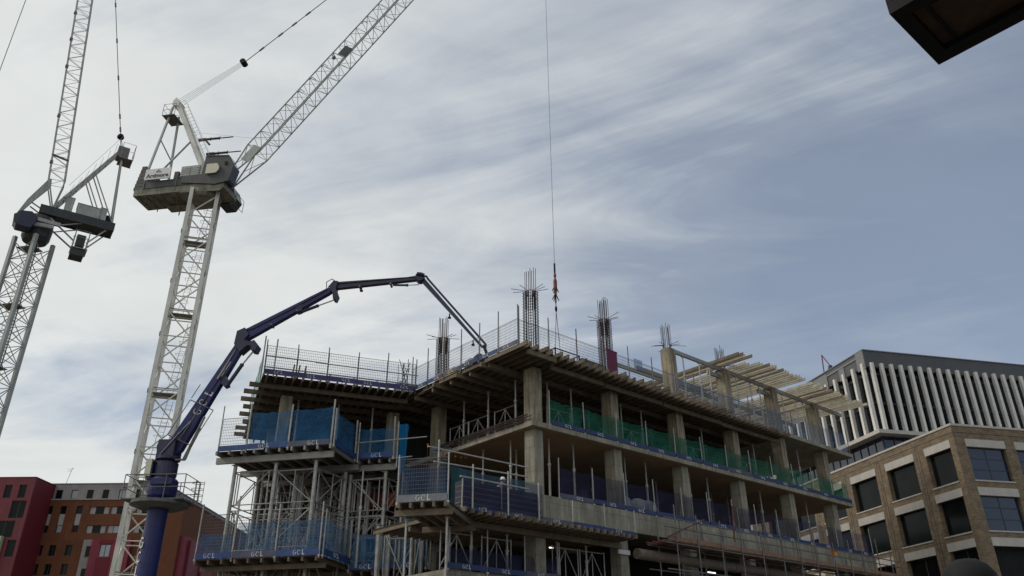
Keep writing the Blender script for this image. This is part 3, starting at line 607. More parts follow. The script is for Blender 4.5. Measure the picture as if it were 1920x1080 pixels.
# ------------------------------------------------------------------ rebar
def cage(loc, rz, h0, h1, label, body=True):
    t = thing('rebar_cage', label, 'rebar', loc, rz, 'rebar cages rising above the columns')
    pos = [(-.27, -.3), (-.1, -.3), (.1, -.3), (.27, -.3), (-.27, .3), (-.1, .3), (.1, .3), (.27, .3), (-.27, -.1), (-.27, .1), (.27, -.1), (.27, .1)]
    b = MB()
    for i, (x, y) in enumerate(pos): b.tube((x*0.72, y*0.72, h0*0.75), (x*0.72+random.uniform(-.03, .03), y*0.72, h1-random.random()*0.35), 0.017, 5)
    part(b, 'starter_bars', 'rebar', t)
    if body:
        b = MB()
        for x, y in pos + [(x*0.86, y*0.86) for x, y in pos]: b.tube((x, y, 0), (x+random.uniform(-.02, .02), y, h0), 0.018, 5)
        part(b, 'main_bars', 'rebar', t)
        b = MB(); z = 0.1
        while z < h0:
            for (p, q) in (((-.3, -.33), (.3, -.33)), ((.3, -.33), (.3, .33)), ((.3, .33), (-.3, .33)), ((-.3, .33), (-.3, -.33))): b.tube((p[0], p[1], z), (q[0], q[1], z), 0.012, 4)
            z += 0.17
        part(b, 'links', 'rebar', t)
    b = MB()
    for k in range(9):
        an = (k//3)*2*pi/3+0.35*(k % 3)+0.5; x, y = 0.25*cos(an), 0.25*sin(an); L = random.uniform(0.6, 1.0)
        b.path([(x, y, h0-0.4), (x, y, h0), (x+L*cos(an), y+L*sin(an), h0+random.uniform(-.18, .12))], 0.016, 5)
    part(b, 'bent_bars', 'rebar', t)
cage(MAIN(0.3, 0.4, 17.13), MAIN.rz, 4.25, 5.75, 'tall rebar cage above the street corner column, left of the hook')
cage(MAIN(6.2, 0.4, 17.13), MAIN.rz, 4.25, 5.75, 'rebar cage standing next to the magenta board')
cage(MAIN(0.3, 8.5, 17.13), MAIN.rz, 4.1, 5.6, 'rebar cage behind the yellow timber at the inner corner')
cage(MAIN(12.05, 0.4, 21.0), MAIN.rz, 0.3, 1.85, 'short rebar starters on the first tall concrete column', False)
cage(MAIN(17.8, 0.4, 21.0), MAIN.rz, 0.3, 1.8, 'short rebar starters poking through the open joists', False)
cage(MAIN(23.5, 4.4, 20.4), MAIN.rz, 0.3, 1.6, 'short rebar starters behind the far joists', False)
t = thing('starter_bars', 'cluster of upright rebar starters where wing and main deck meet', 'rebar', MAIN(-2.3, 8.6, 17.1), MAIN.rz)
b = MB()
for i in range(9): b.tube((random.uniform(-.5, .5), random.uniform(-.4, .4), 0), (random.uniform(-.5, .5), random.uniform(-.4, .4), random.uniform(1.6, 2.1)), 0.02, 5)
part(b, 'bars', 'rebar', t); part(MB().box(-.5, .5, -.35, .35, 0, 0.55), 'blue_wrap', 'tnet', t)
t = thing('starter_bars', 'pair of dark upright bar bundles behind the mesh of the wing', 'rebar', WING(1.6, 0.7, 17.1), WING.rz)
for x in (0, 0.3, 0.65): part(MB().tube((x, 0, 0), (x+0.08, 0, 1.05), 0.05, 6), 'bar_bundle', 'rebar', t)
for j in range(5):
    a = 1.6+1.35*j; b = MB().path([(0, 0, 0), (0.1, 0, 0.25), (0.85, -.1, 0.62)], 0.02, 5)
    tag(part(b, 'bent_bar', 'rebar', None, WING(a, 0.5, 17.1), WING.rz), f'bent rebar sticking up inside the wing mesh, {ORD[j]} from left', 'rebar', 'bent bars on the wing deck')
t = thing('rebar_bundle', 'long bundle of horizontal rebar along the slab edge left of the corner column', 'rebar', MAIN(0, 0, Z3), MAIN.rz)
for k in range(16):
    z = 0.03+0.052*(k//2); a = -0.42+0.05*(k % 3); b = MB(); b.path([(a, 0.0+random.uniform(-.3, .5), z), (a+random.uniform(-.08, .08), 3.6, z+random.uniform(-.03, .03)), (a+random.uniform(-.1, .1), 7.6+random.uniform(-.6, .3), z+random.uniform(-.06, .06))], 0.016, 5); part(b, 'bar', 'rebar', t)
t = thing('starter_bars', 'short bars with small orange safety caps left of the brown soffit', 'rebar', MAIN(-0.7, 6.2, 12.35), MAIN.rz)
b = MB(); c = MB()
for k in range(9):
    x, y, h = -1.2+0.28*k, random.uniform(-.5, .5), 1.2-0.05*k+random.uniform(-.15, .15); b.tube((x, y, -1), (x, y, h), 0.015, 5); part(MB().lathe([(0.05, h), (0.055, h+.04), (0.03, h+.07)], 8, (x, y)), 'safety_cap', 'orangep', t)
part(b, 'bars', 'rebar', t)

# ------------------------------------------------------------------ loose things on the decks
t = thing('steel_stillage', 'dark open steel stillage at the right edge of the top deck', 'stillage', MAIN(1.9, -0.2, 17.14), MAIN.rz)
b = MB()
for x in (-.9, .9):
    for y in (-.5, .5): b.beam((x, y, 0), (x, y, 0.75), 0.06)
part(b, 'posts', 'black', t); b = MB()
for y in (-.5, .5): b.beam((-.93, y, 0.72), (.93, y, 0.72), 0.05); b.beam((-.93, y, .12), (.93, y, .12), 0.05)
for x in (-.9, .9): b.beam((x, -.5, .72), (x, .5, .72), 0.05)
part(b, 'rails', 'black', t); part(MB().box(-.85, .85, -.45, .45, .15, .40), 'load', 'panelb', t)
t = thing('timber_bundle', 'dark tarpaulined timber bundle beside the stillage on the top deck', 'timber bundle', MAIN(4.0, -0.35, 17.14), MAIN.rz)
b = MB()
for k in range(12): b.box(-1.0+random.uniform(-.15, .1), 0.85+random.uniform(-.1, .2), -.45+.3*(k % 3), -.2+.3*(k % 3), .16*(k//3), .14+.16*(k//3))
part(b, 'timbers', 'timber', t); part(MB().box(-.8, -.72, -.47, .47, 0, .66).box(.6, .68, -.47, .47, 0, .66), 'strapping', 'black', t)
tag(part(MB().box(-.42, .42, -.02, .02, 0, 1.35).box(-.46, .46, -.03, .03, 1.35, 1.42), 'board', 'magenta', None, MAIN(4.95, -1.14, 17.2), MAIN.rz), 'magenta board tied to the mesh beside a rebar cage', 'board')
tag(part(MB().box(-.36, .36, -.015, .015, 0, .6).box(-.36, .36, -.02, .02, .6, .64), 'perforated_sheet', 'wnet', None, MAIN(7.2, -1.12, 18.0), MAIN.rz), 'small grey perforated sheet tied to the mesh right of the magenta board', 'sheet')
t = thing('timber_stack', 'yellow timber beams stacked at the left edge of the top deck', 'timber stack', MAIN(-1.4, 5.6, 17.3), MAIN.rz+pi/2)
for k in range(6): part(MB().box(-1.0, 0.7+random.uniform(-.1, .2), -.3+.2*(k % 3), -.14+.2*(k % 3), .22*(k//3), .2+.22*(k//3)), 'beam', 'yellow', t)
for j, (u, v, c) in enumerate(((-1.5, 2.6, 'toe'), (-1.45, 3.4, 'bag'))):
    b = MB().lathe([(0.25, 0), (0.38, .2), (0.33, .55), (0.12, .75)], 10); tag(part(b, 'sack', c, None, MAIN(u, v, 17.14), 0, True), ['blue sack on the top deck below the pump hose', 'pale sack on the top deck beside the blue sack'][j], 'sack')
# panel stack
t = thing('panel_stack', 'stack of dark blue formwork panels with tan edges on the middle deck', 'panel stack', MAIN(-5.55, -1.42, 8.62), MAIN.rz)
for k in range(5):
    part(MB().box(random.uniform(0, .06), 4.55+random.uniform(-.05, .05), 0, 0.55, 0.235*k, 0.235*k+0.19), 'panel', 'panelb', t)
    if k: part(MB().box(0.02, 4.5, 0.0, 0.5, 0.235*k-0.045, 0.235*k), 'batten', 'timber', t)
for j, (u, s_) in enumerate(((6.8, 0.4), (7.9, 0.55), (8.8, 0.5))):
    b = MB(); n = 8
    b.lathe([(s_*.8, 0), (s_, .12), (s_*1.02, .5), (s_*.9, .8), (s_*.3, .95)], 12); tag(part(b, 'bulk_bag', 'bag', None, MAIN(u, 0.35, Z2), 0, True), f'pale bulk bag behind the purple net near the second column, {ORD[j]} from left', 'bulk bag', 'bulk bags on the purple-netted floor')
t = thing('site_cabin', 'red-topped steel cabin with an orange end seen between the shoring legs', 'cabin', TOW(5.0, 6.0, 9.6), TOW.rz)
part(MB().box(0, 2.6, 0, 1.5, 0, 1.7), 'lower_wall', 'black', t); part(MB().box(-.02, 2.62, -.02, 1.52, 1.71, 2.55), 'upper_wall', 'cabin', t); part(MB().box(2.63, 2.95, 0, 1.5, 1.7, 2.5), 'end_panel', 'ocabin', t); b = MB()
for k in range(9): b.box(.1+.28*k, .2+.28*k, -.05, -.021, 1.75, 2.5)
part(b, 'ribs', 'cabin', t)
tag(part(MB().box(-.45, .45, -.03, .03, 0, .22), 'sign_plate', 'letter', None, MAIN(6.1, -0.05, 7.9), MAIN.rz), 'small white plate on the lower column in the shade', 'sign')
for j, (p, L) in enumerate(((MAIN(1.3, 1.2, 8.0), 0.5), (MAIN(2.1, 1.2, 8.0), 0.3), (MAIN(15.6, 1.5, 7.9), 0.8))):
    t = thing('strip_light', ['lit strip light in the dark bay, longer of the close pair', 'lit strip light in the dark bay, shorter of the close pair', 'lit strip light alone behind the right scaffold'][j], 'lamp', p, MAIN.rz, 'strip lights in the dark bays')
    part(MB().box(-L/2, L/2, -.05, .05, 0.03, 0.08), 'housing', 'steel', t); part(MB().tube((-L/2+.03, 0, 0), (L/2-.03, 0, 0), 0.028, 8), 'tube', 'lamp', t)
    part(MB().tube((0, 0, .08), (0, 0, 1.0), 0.01, 4), 'hanger', 'black', t)
t = thing('board_sheet', 'pale boarded sheet beside the wing column behind the blue sheet', 'sheet', TOW(10.6, 4.5, 13.4), TOW.rz)
part(MB().box(0, 1.1, 0, .03, 0, .9), 'face', 'toep', t); b = MB()
for k in range(5): b.box(0, 1.1, -.02, 0, .08+.18*k, .1+.18*k)
part(b, 'battens', 'wnet', t)

# ------------------------------------------------------------------ right scaffold
t = thing('scaffold', 'tube scaffold with brown boards along the foot of the concrete building', 'scaffold', MAIN(8, 0, 0), MAIN.rz)
for k in range(13):
    x = 2.0*k+random.uniform(-.15, .15)
    for y, zt in ((-0.75, 9.9+random.uniform(-.5, .4)), (-1.95, 10.4+random.uniform(-.5, .6))):
        part(MB().tube((x, y, 0), (x+random.uniform(-.05, .05), y, zt), 0.04, 6), 'standard', 'dsteel', t)
    for z in (8.45, 5.6): part(MB().tube((x, -2.2, z), (x, -0.4, z), 0.035, 6), 'transom', 'rust' if k % 4 == 0 else 'dsteel', t)
for y, z in ((-1.95, 8.4), (-0.75, 8.4), (-1.95, 9.65), (-1.95, 9.2), (-1.95, 7.1), (-1.95, 6.5), (-1.95, 5.5), (-0.75, 5.5), (-0.75, 7.2)):
    part(MB().tube((-0.8, y, z), (25.2, y, z+random.uniform(-.05, .05)), 0.034, 6), 'ledger', 'dsteel', t)
for k in range(5): part(MB().box(-0.6+random.uniform(-.2, .2), 25.0, -1.88+.225*k, -1.67+.225*k, 8.5, 8.54), 'boards', 'board', t)
for k in range(5): part(MB().box(-0.6+random.uniform(-.2, .2), 25.0, -1.88+.225*k, -1.67+.225*k, 5.66, 5.70), 'boards', 'board', t)
for k in range(6): part(MB().box(-0.5+4.25*k, 3.7+4.25*k, -1.92, -1.885, 8.55, 8.78), 'toe_board', 'obroad', t)
for k in range(6): part(MB().box(-0.5+4.25*k, 3.7+4.25*k, -1.92, -1.885, 5.71, 5.94), 'toe_board', 'obroad', t)
for x0, x1, y, z0, z1 in ((-0.8, 2.6, -2.0, 8.6, 9.9), (9, 12.4, -.8, 8.4, 6.5), (17, 20, -2.0, 8.4, 6.5)): part(MB().tube((x0, y, z0), (x1, y, z1), 0.034, 6), 'brace', 'rust' if x0 < 0 else 'dsteel', t)
for k in range(3): part(MB().beam((-1.3, -1.9+.4*k, 8.42), (-0.2, -1.9+.4*k, 8.42), 0.07, 0.09), 'putlog', 'rust', t)
part(MB().tube((5.2, -2.0, 9.0), (5.4, -2.0, 11.0), 0.05, 6), 'standard', 'rust', t)
tag(part(MB().box(-.22, .22, -.1, .1, 0, .3).box(-.26, .26, -.13, .13, .3, .34), 'crate', 'orangep', None, MAIN(24.5, -1.75, 9.3), MAIN.rz), 'small orange crate hung on the right scaffold', 'crate')
t = thing('duct', 'thick brown horizontal duct below the scaffold boards', 'duct', MAIN(6.4, -0.75, 7.9), MAIN.rz)
part(MB().tube((0, 0.1, 0), (27, 0.1, 0), 0.27, 16), 'pipe', 'pipe', t, smooth=False); b = MB()
for k in range(8): b.tube((1.5+3.4*k, 0.1, 0), (1.62+3.4*k, 0.1, 0), 0.3, 16)
part(b, 'joint_collar', 'pipe', t)

# ------------------------------------------------------------------ lattice helper
def lattice(mb, p0, p1, w_, h, up, n, rc=0.05, rl=0.025, chords=True, faces=(0, 1, 2, 3), cross=False):
    p0, p1 = Vector(p0), Vector(p1); d = (p1-p0).normalized(); up = Vector(up); a = d.cross(up).normalized(); c = a.cross(d).normalized()
    C = [(-1, -1), (1, -1), (1, 1), (-1, 1)]
    def pt(k, s_): return p0+(p1-p0)*s_ + a*(C[k][0]*w_/2) + c*(C[k][1]*h/2)
    if chords:
        for k in range(4): mb.tube(pt(k, 0), pt(k, 1), rc, 6)
    for f in faces:
        k, l = f, (f+1) % 4
        for i in range(n):
            s0, s1 = i/n, (i+1)/n; sm = (s0+s1)/2
            if cross: mb.tube(pt(k, s0), pt(l, s1), rl, 4); mb.tube(pt(l, s0), pt(k, s1), rl, 4)
            else: mb.tube(pt(k, s0), pt(l, sm), rl, 4); mb.tube(pt(l, sm), pt(k, s1), rl, 4)
            mb.tube(pt(k, s0), pt(l, s0), rl, 4)

# ------------------------------------------------------------------ crane with white mast
CX, CY = -22.87, 50.02; BAZ = 99.0
cr = Frame((CX, CY), BAZ)                            # x along the jib; y to the far side (away from the camera)
C = thing('tower_crane', 'white luffing tower crane with a lettered sign on its counter jib', 'crane', (CX, CY, 0), cr.rz)
mast_rz = R_(17) - cr.rz                             # mast faces the street square on
mast = thing('mast', None, None); mast.parent = C; mast.rotation_euler = (0, 0, mast_rz); mast.name = 'mast'
hm = 0.9
for sx in (-1, 1):
    for sy in (-1, 1): part(MB().box(sx*hm-.125, sx*hm+.125, sy*hm-.125, sy*hm+.125, 0, 34.9), 'mast_leg', 'white', mast)
b = MB(); z = 0.3; n = 0
while z < 34.2:
    H = 1.9
    for (x0, y0, x1, y1) in ((-hm, -hm, hm, -hm), (hm, -hm, hm, hm), (hm, hm, -hm, hm), (-hm, hm, -hm, -hm)):
        b.tube((x0, y0, z), (x1, y1, z), 0.045, 6)
        if n % 2: b.tube((x0, y0, z), (x1, y1, z+H), 0.05, 6)
        else: b.tube((x1, y1, z), (x0, y0, z+H), 0.05, 6)
    z += H; n += 1
part(b, 'mast_lacing', 'white', mast)
z = 2.0
while z < 34:
    part(MB().box(-.76, .76, -.78, .1, z, z+0.05), 'rest_platform', 'jgrey', mast); part(MB().box(-.76, .76, -.85, -.80, z-.35, z-.25), 'platform_beam', 'jgrey', mast); part(MB().box(-.76, .76, -.85, -.81, z+.3, z+.36), 'platform_rail', 'jgrey', mast); z += 5.7
b = MB(); k = 0; z = 2.1
while z < 33:
    x = 0.25 if k % 2 else -0.1
    for s_ in (-.18, .18): b.tube((x+s_-.15, .3, z), (x+s_+.35, .5, z+5.5), 0.018, 4)
    for i in range(18): b.tube((x-.33+.5*i/18, .3+.2*i/18, z+5.5*i/18), (x+.03+.5*i/18, .3+.2*i/18, z+5.5*i/18), 0.012, 4)
    for i in range(4, 17, 3):
        cx_, cy_ = x-.15+.5*i/18, .3+.2*i/18
        b.path([(cx_-.3, cy_, z+.3*i), (cx_-.32, cy_-.5, z+.3*i), (cx_+.32, cy_-.5, z+.3*i), (cx_+.3, cy_, z+.3*i)], 0.013, 4)
    z += 5.7; k += 1
part(b, 'ladder', 'steel', mast)
for z in range(3, 34, 4): part(MB().box(-1.06, -1.03, -1.08, -.85, z, z+.3), 'joint_plate', 'dsteel', mast); part(MB().box(1.03, 1.06, -1.08, -.85, z+.8, z+1.1), 'joint_plate', 'dsteel', mast)
part(MB().lathe([(1.0, 34.4), (1.15, 34.6), (1.15, 34.95)], 24), 'slewing_ring', 'jgrey', C)
b = MB(); b.box(-5.2, 1.8, -.94, .94, 34.83, 34.9)
for y in (-.95, .95): b.beam((-5.3, y, 35.1), (1.9, y, 35.1), 0.12, 0.55)
for x in (-5.25, -4.1, -2.9, -1.7, 1.85): b.beam((x, -.9, 35.05), (x, .9, 35.05), 0.16, 0.4)
b.slab([(-1.6, -1.0, 34.75), (1.6, -1.0, 34.58), (1.9, -1.0, 34.85), (1.9, -1.0, 35.3), (-1.6, -1.0, 35.3)], (0, 0, 0), (0, .04, 0))
part(b, 'counter_jib', 'jgrey', C)
b = MB()
for k in range(6): b.box(-5.0+.6*k, -4.94+.6*k, -.9, .9, 34.74, 34.82)
for x0, x1 in ((-4.0, -3.0), (-2.8, -1.8)): b.tube((x0, -.8, 34.78), (x1, .8, 34.78), 0.05, 6); b.tube((x0, .8, 34.78), (x1, -.8, 34.78), 0.05, 6)
b.box(-3.4, -.2, .5, 1.2, 34.55, 34.74)
part(b, 'underframe', 'jgrey', C)
part(MB().tube((-4.2, 0.6, 34.75), (-4.2, .6, 34.35), 0.035, 6), 'hanging_pipe', 'dsteel', C); part(MB().tube((-2.4, .7, 34.75), (-2.4, .7, 33.9), 0.04, 6), 'hanging_pipe', 'dsteel', C)
part(MB().box(-4.6, 1.4, -1.06, -1.02, 35.38, 36.0).box(-4.5, 1.3, -1.0, 1.0, 35.39, 35.43), 'walkway_panel', 'dgrey', C)
part(MB().box(-4.6, 1.4, 1.02, 1.06, 35.38, 36.0), 'walkway_panel', 'dgrey', C)
for x in (-4.6, -2.0): part(MB().box(x, x+.06, -1.09, -1.061, 35.0, 36.0), 'panel_stiffener', 'jgrey', C)
for k in range(7): part(MB().box(-5.45+.05*k, -4.5-.14*max(0, k-4), -.95, .95, 35.4+.31*k, 35.68+.31*k), 'counterweight', 'cw', C)
sg = part(MB().box(-4.5, -2.45, -1.28, -1.2, 36.0, 36.95), 'sign', 'letter', C); sg['label'] = 'white sign lettered Ardmore'
me = text_mesh('Ardmore', 0.47, 'dgrey'); l = put('lettering', me, sg, (-3.47, -1.295, 36.16)); l.rotation_euler = (pi/2, 0, 0)
part(MB().beam((-3.6, -1.295, 36.66), (-3.4, -1.295, 36.82), 0.01, .04, (0, 1, 0)).beam((-3.4, -1.295, 36.82), (-3.3, -1.295, 36.68), 0.01, .04, (0, 1, 0)).beam((-3.65, -1.295, 36.62), (-3.2, -1.295, 36.63), 0.01, .03, (0, 1, 0)), 'emblem', 'dgrey', sg)
part(MB().box(-2.3, -1.95, -1.0, .2, 36.0, 36.7), 'winch_guard', 'dgrey', C)
for x0, x1, h in ((-1.8, -1.05, 37.1), (-1.0, -.3, 37.1), (-.22, .32, 37.3)):
    m_ = part(MB().box(x0, x1, -1.0, 0.3, 36.15, h), 'machinery_cabinet', 'grey', C)
    for k in range(5): part(MB().box(x0+.05, x1-.05, -1.02, -1.0, 36.22+.16*k, 36.32+.16*k), 'louvre', 'grey', m_)
part(MB().box(-1.95, .4, -1.08, .4, 36.02, 36.14), 'machinery_deck', 'dgrey', C)
hs = part(MB().slab([(-1.2, -1.12, 35.55), (1.6, -1.12, 35.12), (2.6, -1.12, 35.3), (2.85, -1.12, 36.6), (2.3, -1.12, 37.65), (.45, -1.12, 37.85), (.38, -1.12, 36.05), (-1.2, -1.12, 36.0)], (-.35, 0, 0), (0, .9, 0)), 'machine_house', 'dgrey', C)
part(MB().slab([(.5, -1.15, 37.72), (2.25, -1.15, 37.55), (2.25, -1.15, 37.6), (.5, -1.15, 37.77)], (-.35, 0, 0), (0, .03, 0)), 'house_trim', 'cw', hs)
part(MB().box(1.75, 1.95, -1.16, -1.13, 36.75, 37.05), 'vent', 'black', hs)
part(MB().slab([(2.62, -1.1, 35.4), (2.87, -1.1, 36.6), (2.4, -1.1, 37.5), (2.43, -1.1, 37.5), (2.91, -1.1, 36.6), (2.66, -1.1, 35.4)], (-.35, 0, 0), (0, .8, 0)), 'window', 'cabglass', hs)
b = MB(); b.slab([(.38, -1.25, 36.05), (1.2, -1.25, 36.05), (1.4, -1.25, 36.3), (1.4, -1.25, 36.6), (1.2, -1.25, 36.9), (.38, -1.25, 36.9)], (0, 0, 0), (0, .1, 0)); part(b, 'fuel_tank', 'cream', C)
cb = part(MB().slab([(1.1, 1.0, 34.7), (1.9, 1.0, 34.7), (2.25, 1.0, 35.3), (1.95, 1.0, 36.3), (1.1, 1.0, 36.3)], (-.55, 0, 0), (0, 1.2, 0)), 'cab', 'dgrey', C)
part(MB().slab([(1.92, 1.05, 34.8), (2.27, 1.05, 35.3), (1.99, 1.05, 36.2), (2.01, 1.05, 36.2), (2.31, 1.05, 35.3), (1.95, 1.05, 34.8)], (-.55, 0, 0), (0, 1.1, 0)), 'cab_window', 'cabglass', cb)
b = MB(); b.path([(.7, .9, 34.6), (1.85, .9, 34.6), (1.85, 2.2, 34.6), (1.85, 2.2, 35.6), (1.85, .9, 35.6), (1.85, .9, 34.6)], .025, 4); part(b, 'cab_railing', 'dsteel', cb)
for y in (-.36, .36): part(MB().beam((.3, y, 35.6), (-4.0, y*0.6, 44.2), 0.2, 0.34), 'a_frame_leg', 'white', C)
part(MB().tube((-3.6, -.7, 37.2), (-1.9, -.5, 39.8), 0.075, 6), 'a_frame_strut', 'grey', C); part(MB().tube((-2.2, .7, 36.4), (-.8, .5, 37.9), 0.07, 6), 'a_frame_strut', 'grey', C)
b = MB()
for s_ in (.25, .5, .75): b.beam((0.3-4.3*s_, -.34, 35.6+8.6*s_), (0.3-4.3*s_, .34, 35.6+8.6*s_), 0.12)
part(b, 'a_frame_ties', 'white', C)
part(MB().slab([(-4.3, -.4, 43.9), (-3.75, -.4, 43.7), (-3.7, -.4, 44.2), (-4.05, -.4, 44.6), (-4.3, -.4, 44.3)], (0, 0, 0), (0, .8, 0)), 'apex_head', 'white', C)
part(MB().beam((-4.2, -.35, 43.7), (-4.75, -.9, 36.4), 0.12, 0.15), 'backstay', 'grey', C); part(MB().beam((-4.0, .35, 43.2), (-4.0, .9, 36.4), 0.12, 0.15), 'backstay', 'grey', C)
part(MB().tube((-4.45, -.65, 40.3), (-4.0, .7, 39.0), 0.05, 6), 'backstay_brace', 'grey', C)
b = MB(); b.box(-4.75, -3.7, -.7, .7, 42.6, 42.65)
for x in (-4.75, -3.7):
    for y in (-.7, .7): b.tube((x, y, 42.6), (x, y, 43.7), 0.025, 4)
for z in (43.15, 43.7): b.tube((-4.75, -.7, z), (-3.7, -.7, z), .02, 4).tube((-4.75, .7, z), (-3.7, .7, z), .02, 4).tube((-4.75, -.7, z), (-4.75, .7, z), .02, 4)
part(b, 'apex_platform', 'dsteel', C)
b = MB()
for s_ in (-.18, .18): b.tube((0.1, s_-.45, 37.2), (-3.55, s_-.35, 44.0), 0.016, 4)
for i in range(4, 19): b.path([(.1-.19*i, -.75, 37.3+.355*i), (.42-.19*i, -.75, 37.45+.355*i), (.42-.19*i, -.1, 37.45+.355*i)], 0.012, 4)
b.tube((.35, -.75, 37.6), (-2.6, -.75, 43.2), .012, 4)
part(b, 'a_frame_ladder', 'steel', C)
for y, x0, z0 in ((-.4, -.85, 39.95), (.35, -.45, 39.1)):
    b = MB(); b.tube((x0, y, z0), (x0+1.25, y, z0-.02), .09, 8); b.tube((x0+1.25, y, z0-.02), (x0+2.4, y, z0-.04), 0.045, 8); b.beam((x0-.45, y, z0+.0), (x0+.2, y, z0), .14, .2); b.beam((x0+.1, y, z0-.02), (x0+.55, y, z0-.55), .12, .16)
    for x in (.55, 1.3): b.tube((x0+x, y, z0-.16), (x0+x, y, z0+.14), .04, 6)
    part(b, 'buffer', 'dgrey', C)
# jib
JF, JT = Vector((1.7, 0, 35.85)), Vector((26.0, 0, 69.6)); JA = math.atan2(JT.z-JF.z, JT.x-JF.x); jd = Vector((cos(JA), 0, sin(JA))); up = Vector((-sin(JA), 0, cos(JA)))
b = MB(); p1 = JF+jd*3.2
lattice(b, p1, JT-jd*2, 1.25, 1.3, up, 25, 0.055, 0.022)
for sy in (-1, 1):
    for su in (-1, 1): b.tube(JF+Vector((0, sy*.58, 0)), p1+Vector((0, sy*.625, 0))+up*(su*.65), 0.06, 6); b.tube(JT, JT-jd*2+Vector((0, sy*.625, 0))+up*(su*.65), 0.05, 6)
    b.tube(JF+jd*1.5+Vector((0, sy*.6, 0))+up*.3, p1+Vector((0, sy*.625, 0))-up*.65, .03, 4); b.tube(JF+jd*1.5+Vector((0, sy*.6, 0))-up*.3, p1+Vector((0, sy*.625, 0))+up*.65, .03, 4)
b.tube(JF+Vector((0, -.7, 0)), JF+Vector((0, .7, 0)), 0.1, 8)
part(b, 'jib', 'grey', C)
b = MB()
for s_ in (9.5, 10.9, 12.4, 13.7, 17.5, 21, 24, 27): q = JF+jd*s_+up*.66; b.path([q, q+up*.35+Vector((0, -.1, 0)), q+up*.45-jd*.3], .03, 4)
b.lathe([(.0, 0), (.16, .08), (.16, .24), (0, .32)], 8); b.v[-32:] = [tuple(Vector(v)+JF+jd*13.2+up*.75) for v in b.v[-32:]]
part(b, 'rope_guide', 'dsteel', C)
for s_, w_, m_ in ((13.4, .95, 'dgrey'), (1.9, 1.5, 'grey')):
    q = JF+jd*s_; P = [q+up*.1+Vector((0, -.69, 0)), q+jd*w_+up*.1+Vector((0, -.69, 0)), q+jd*w_*1.05-up*.62+Vector((0, -.69, 0)), q-up*.62+jd*.05+Vector((0, -.69, 0))]
    part(MB().slab(P, (0, 0, 0), (0, -.05, 0)), 'jib_plate', m_, C)
ap = Vector((-3.85, 0, 44.4)); pu = Vector((1.01, 0, 47.81))
b = MB()
for y in (-.4, -.2, 0, .2, .4): b.tube(ap+Vector((0, y*1.1, y*.4)), pu+Vector((0, y*.5, 0)), 0.014, 4)
part(b, 'luffing_rope', 'grey', C)
b = MB(); b.box(.85, 1.2, -.2, .2, 47.65, 47.98)
for y in (-.25, 0, .25): b.tube((1.02, y-.03, 47.82), (1.02, y+.03, 47.82), .24, 12)
part(b, 'luffing_block', 'black', C)
tipr = JT+up*.9
b = MB(); b.tube(pu, tipr, 0.035, 6)
for s_ in (.05, .11, .155, .2, .34, .5, .65): q = pu+(tipr-pu)*s_; b.tube(q, q+(tipr-pu).normalized()*.5, 0.075, 6)
part(b, 'pendant', 'dsteel', C)
b = MB(); b.tube((-2.4, 0, 41.2), (4.2, 0, 39.6), .008, 4); part(b, 'stay_line', 'wire', C)

# hook hanging from the jib tip
hk = thing('crane_hook', 'red crane hook block on a long hoist rope above the street corner cage', 'hook', (2.8, 45.91, 0), 0)
part(MB().tube((0.0, 0, 26.6), (0.1, 0, 69.2), 0.016, 6), 'hoist_rope', 'dsteel', hk); part(MB().tube((0.0, .08, 26.6), (0.1, .08, 69.2), .012, 4), 'hoist_rope', 'dsteel', hk)
part(MB().tube((0, .06, 25.95), (0, .06, 26.7), .06, 8), 'rope_socket', 'black', hk)
b = MB(); b.lathe([(.04, 25.95), (.09, 25.85), (.09, 25.72), (.05, 25.6), (.09, 25.5), (.12, 25.4), (.12, 24.75), (.09, 24.5), (.07, 24.35)], 10); part(b, 'block', 'hookred', hk)
b = MB()
for k in range(4):
    an = k*pi/2+.5
    b.tube((.07*cos(an), .07*sin(an), 24.95), (.24*cos(an), .24*sin(an), 24.6), .03, 6); b.tube((.05*cos(an), .05*sin(an), 24.4), (.24*cos(an), .24*sin(an), 24.0), .03, 6)
b.tube((0, 0, 24.4), (0, 0, 23.8), .05, 8); b.tube((0, 0, 23.8), (0, 0, 23.6), .03, 6); b.lathe([(.02, 23.6), (.08, 23.45), (.08, 23.3), (.03, 23.15)], 8)
part(b, 'hook', 'black', hk)
for sx in (-1, 1): part(MB().tube((0, 0, 23.2), (.02+.3*sx, 0, 17.95), .022, 5), 'sling', 'dsteel', hk)
sk = thing('concrete_skip', 'grey concrete skip on the top deck under the crane sling', 'skip', (2.8, 45.91, 17.14), 0)
part(MB().lathe([(.25, .1), (.5, .55), (.55, .8)], 16), 'bucket', 'grey', sk); part(MB().box(-.5, .5, -.5, -.4, 0, .1).box(-.5, .5, .4, .5, 0, .1).box(-.35, .35, -.39, .39, 0.02, .09), 'base', 'dgrey', sk)

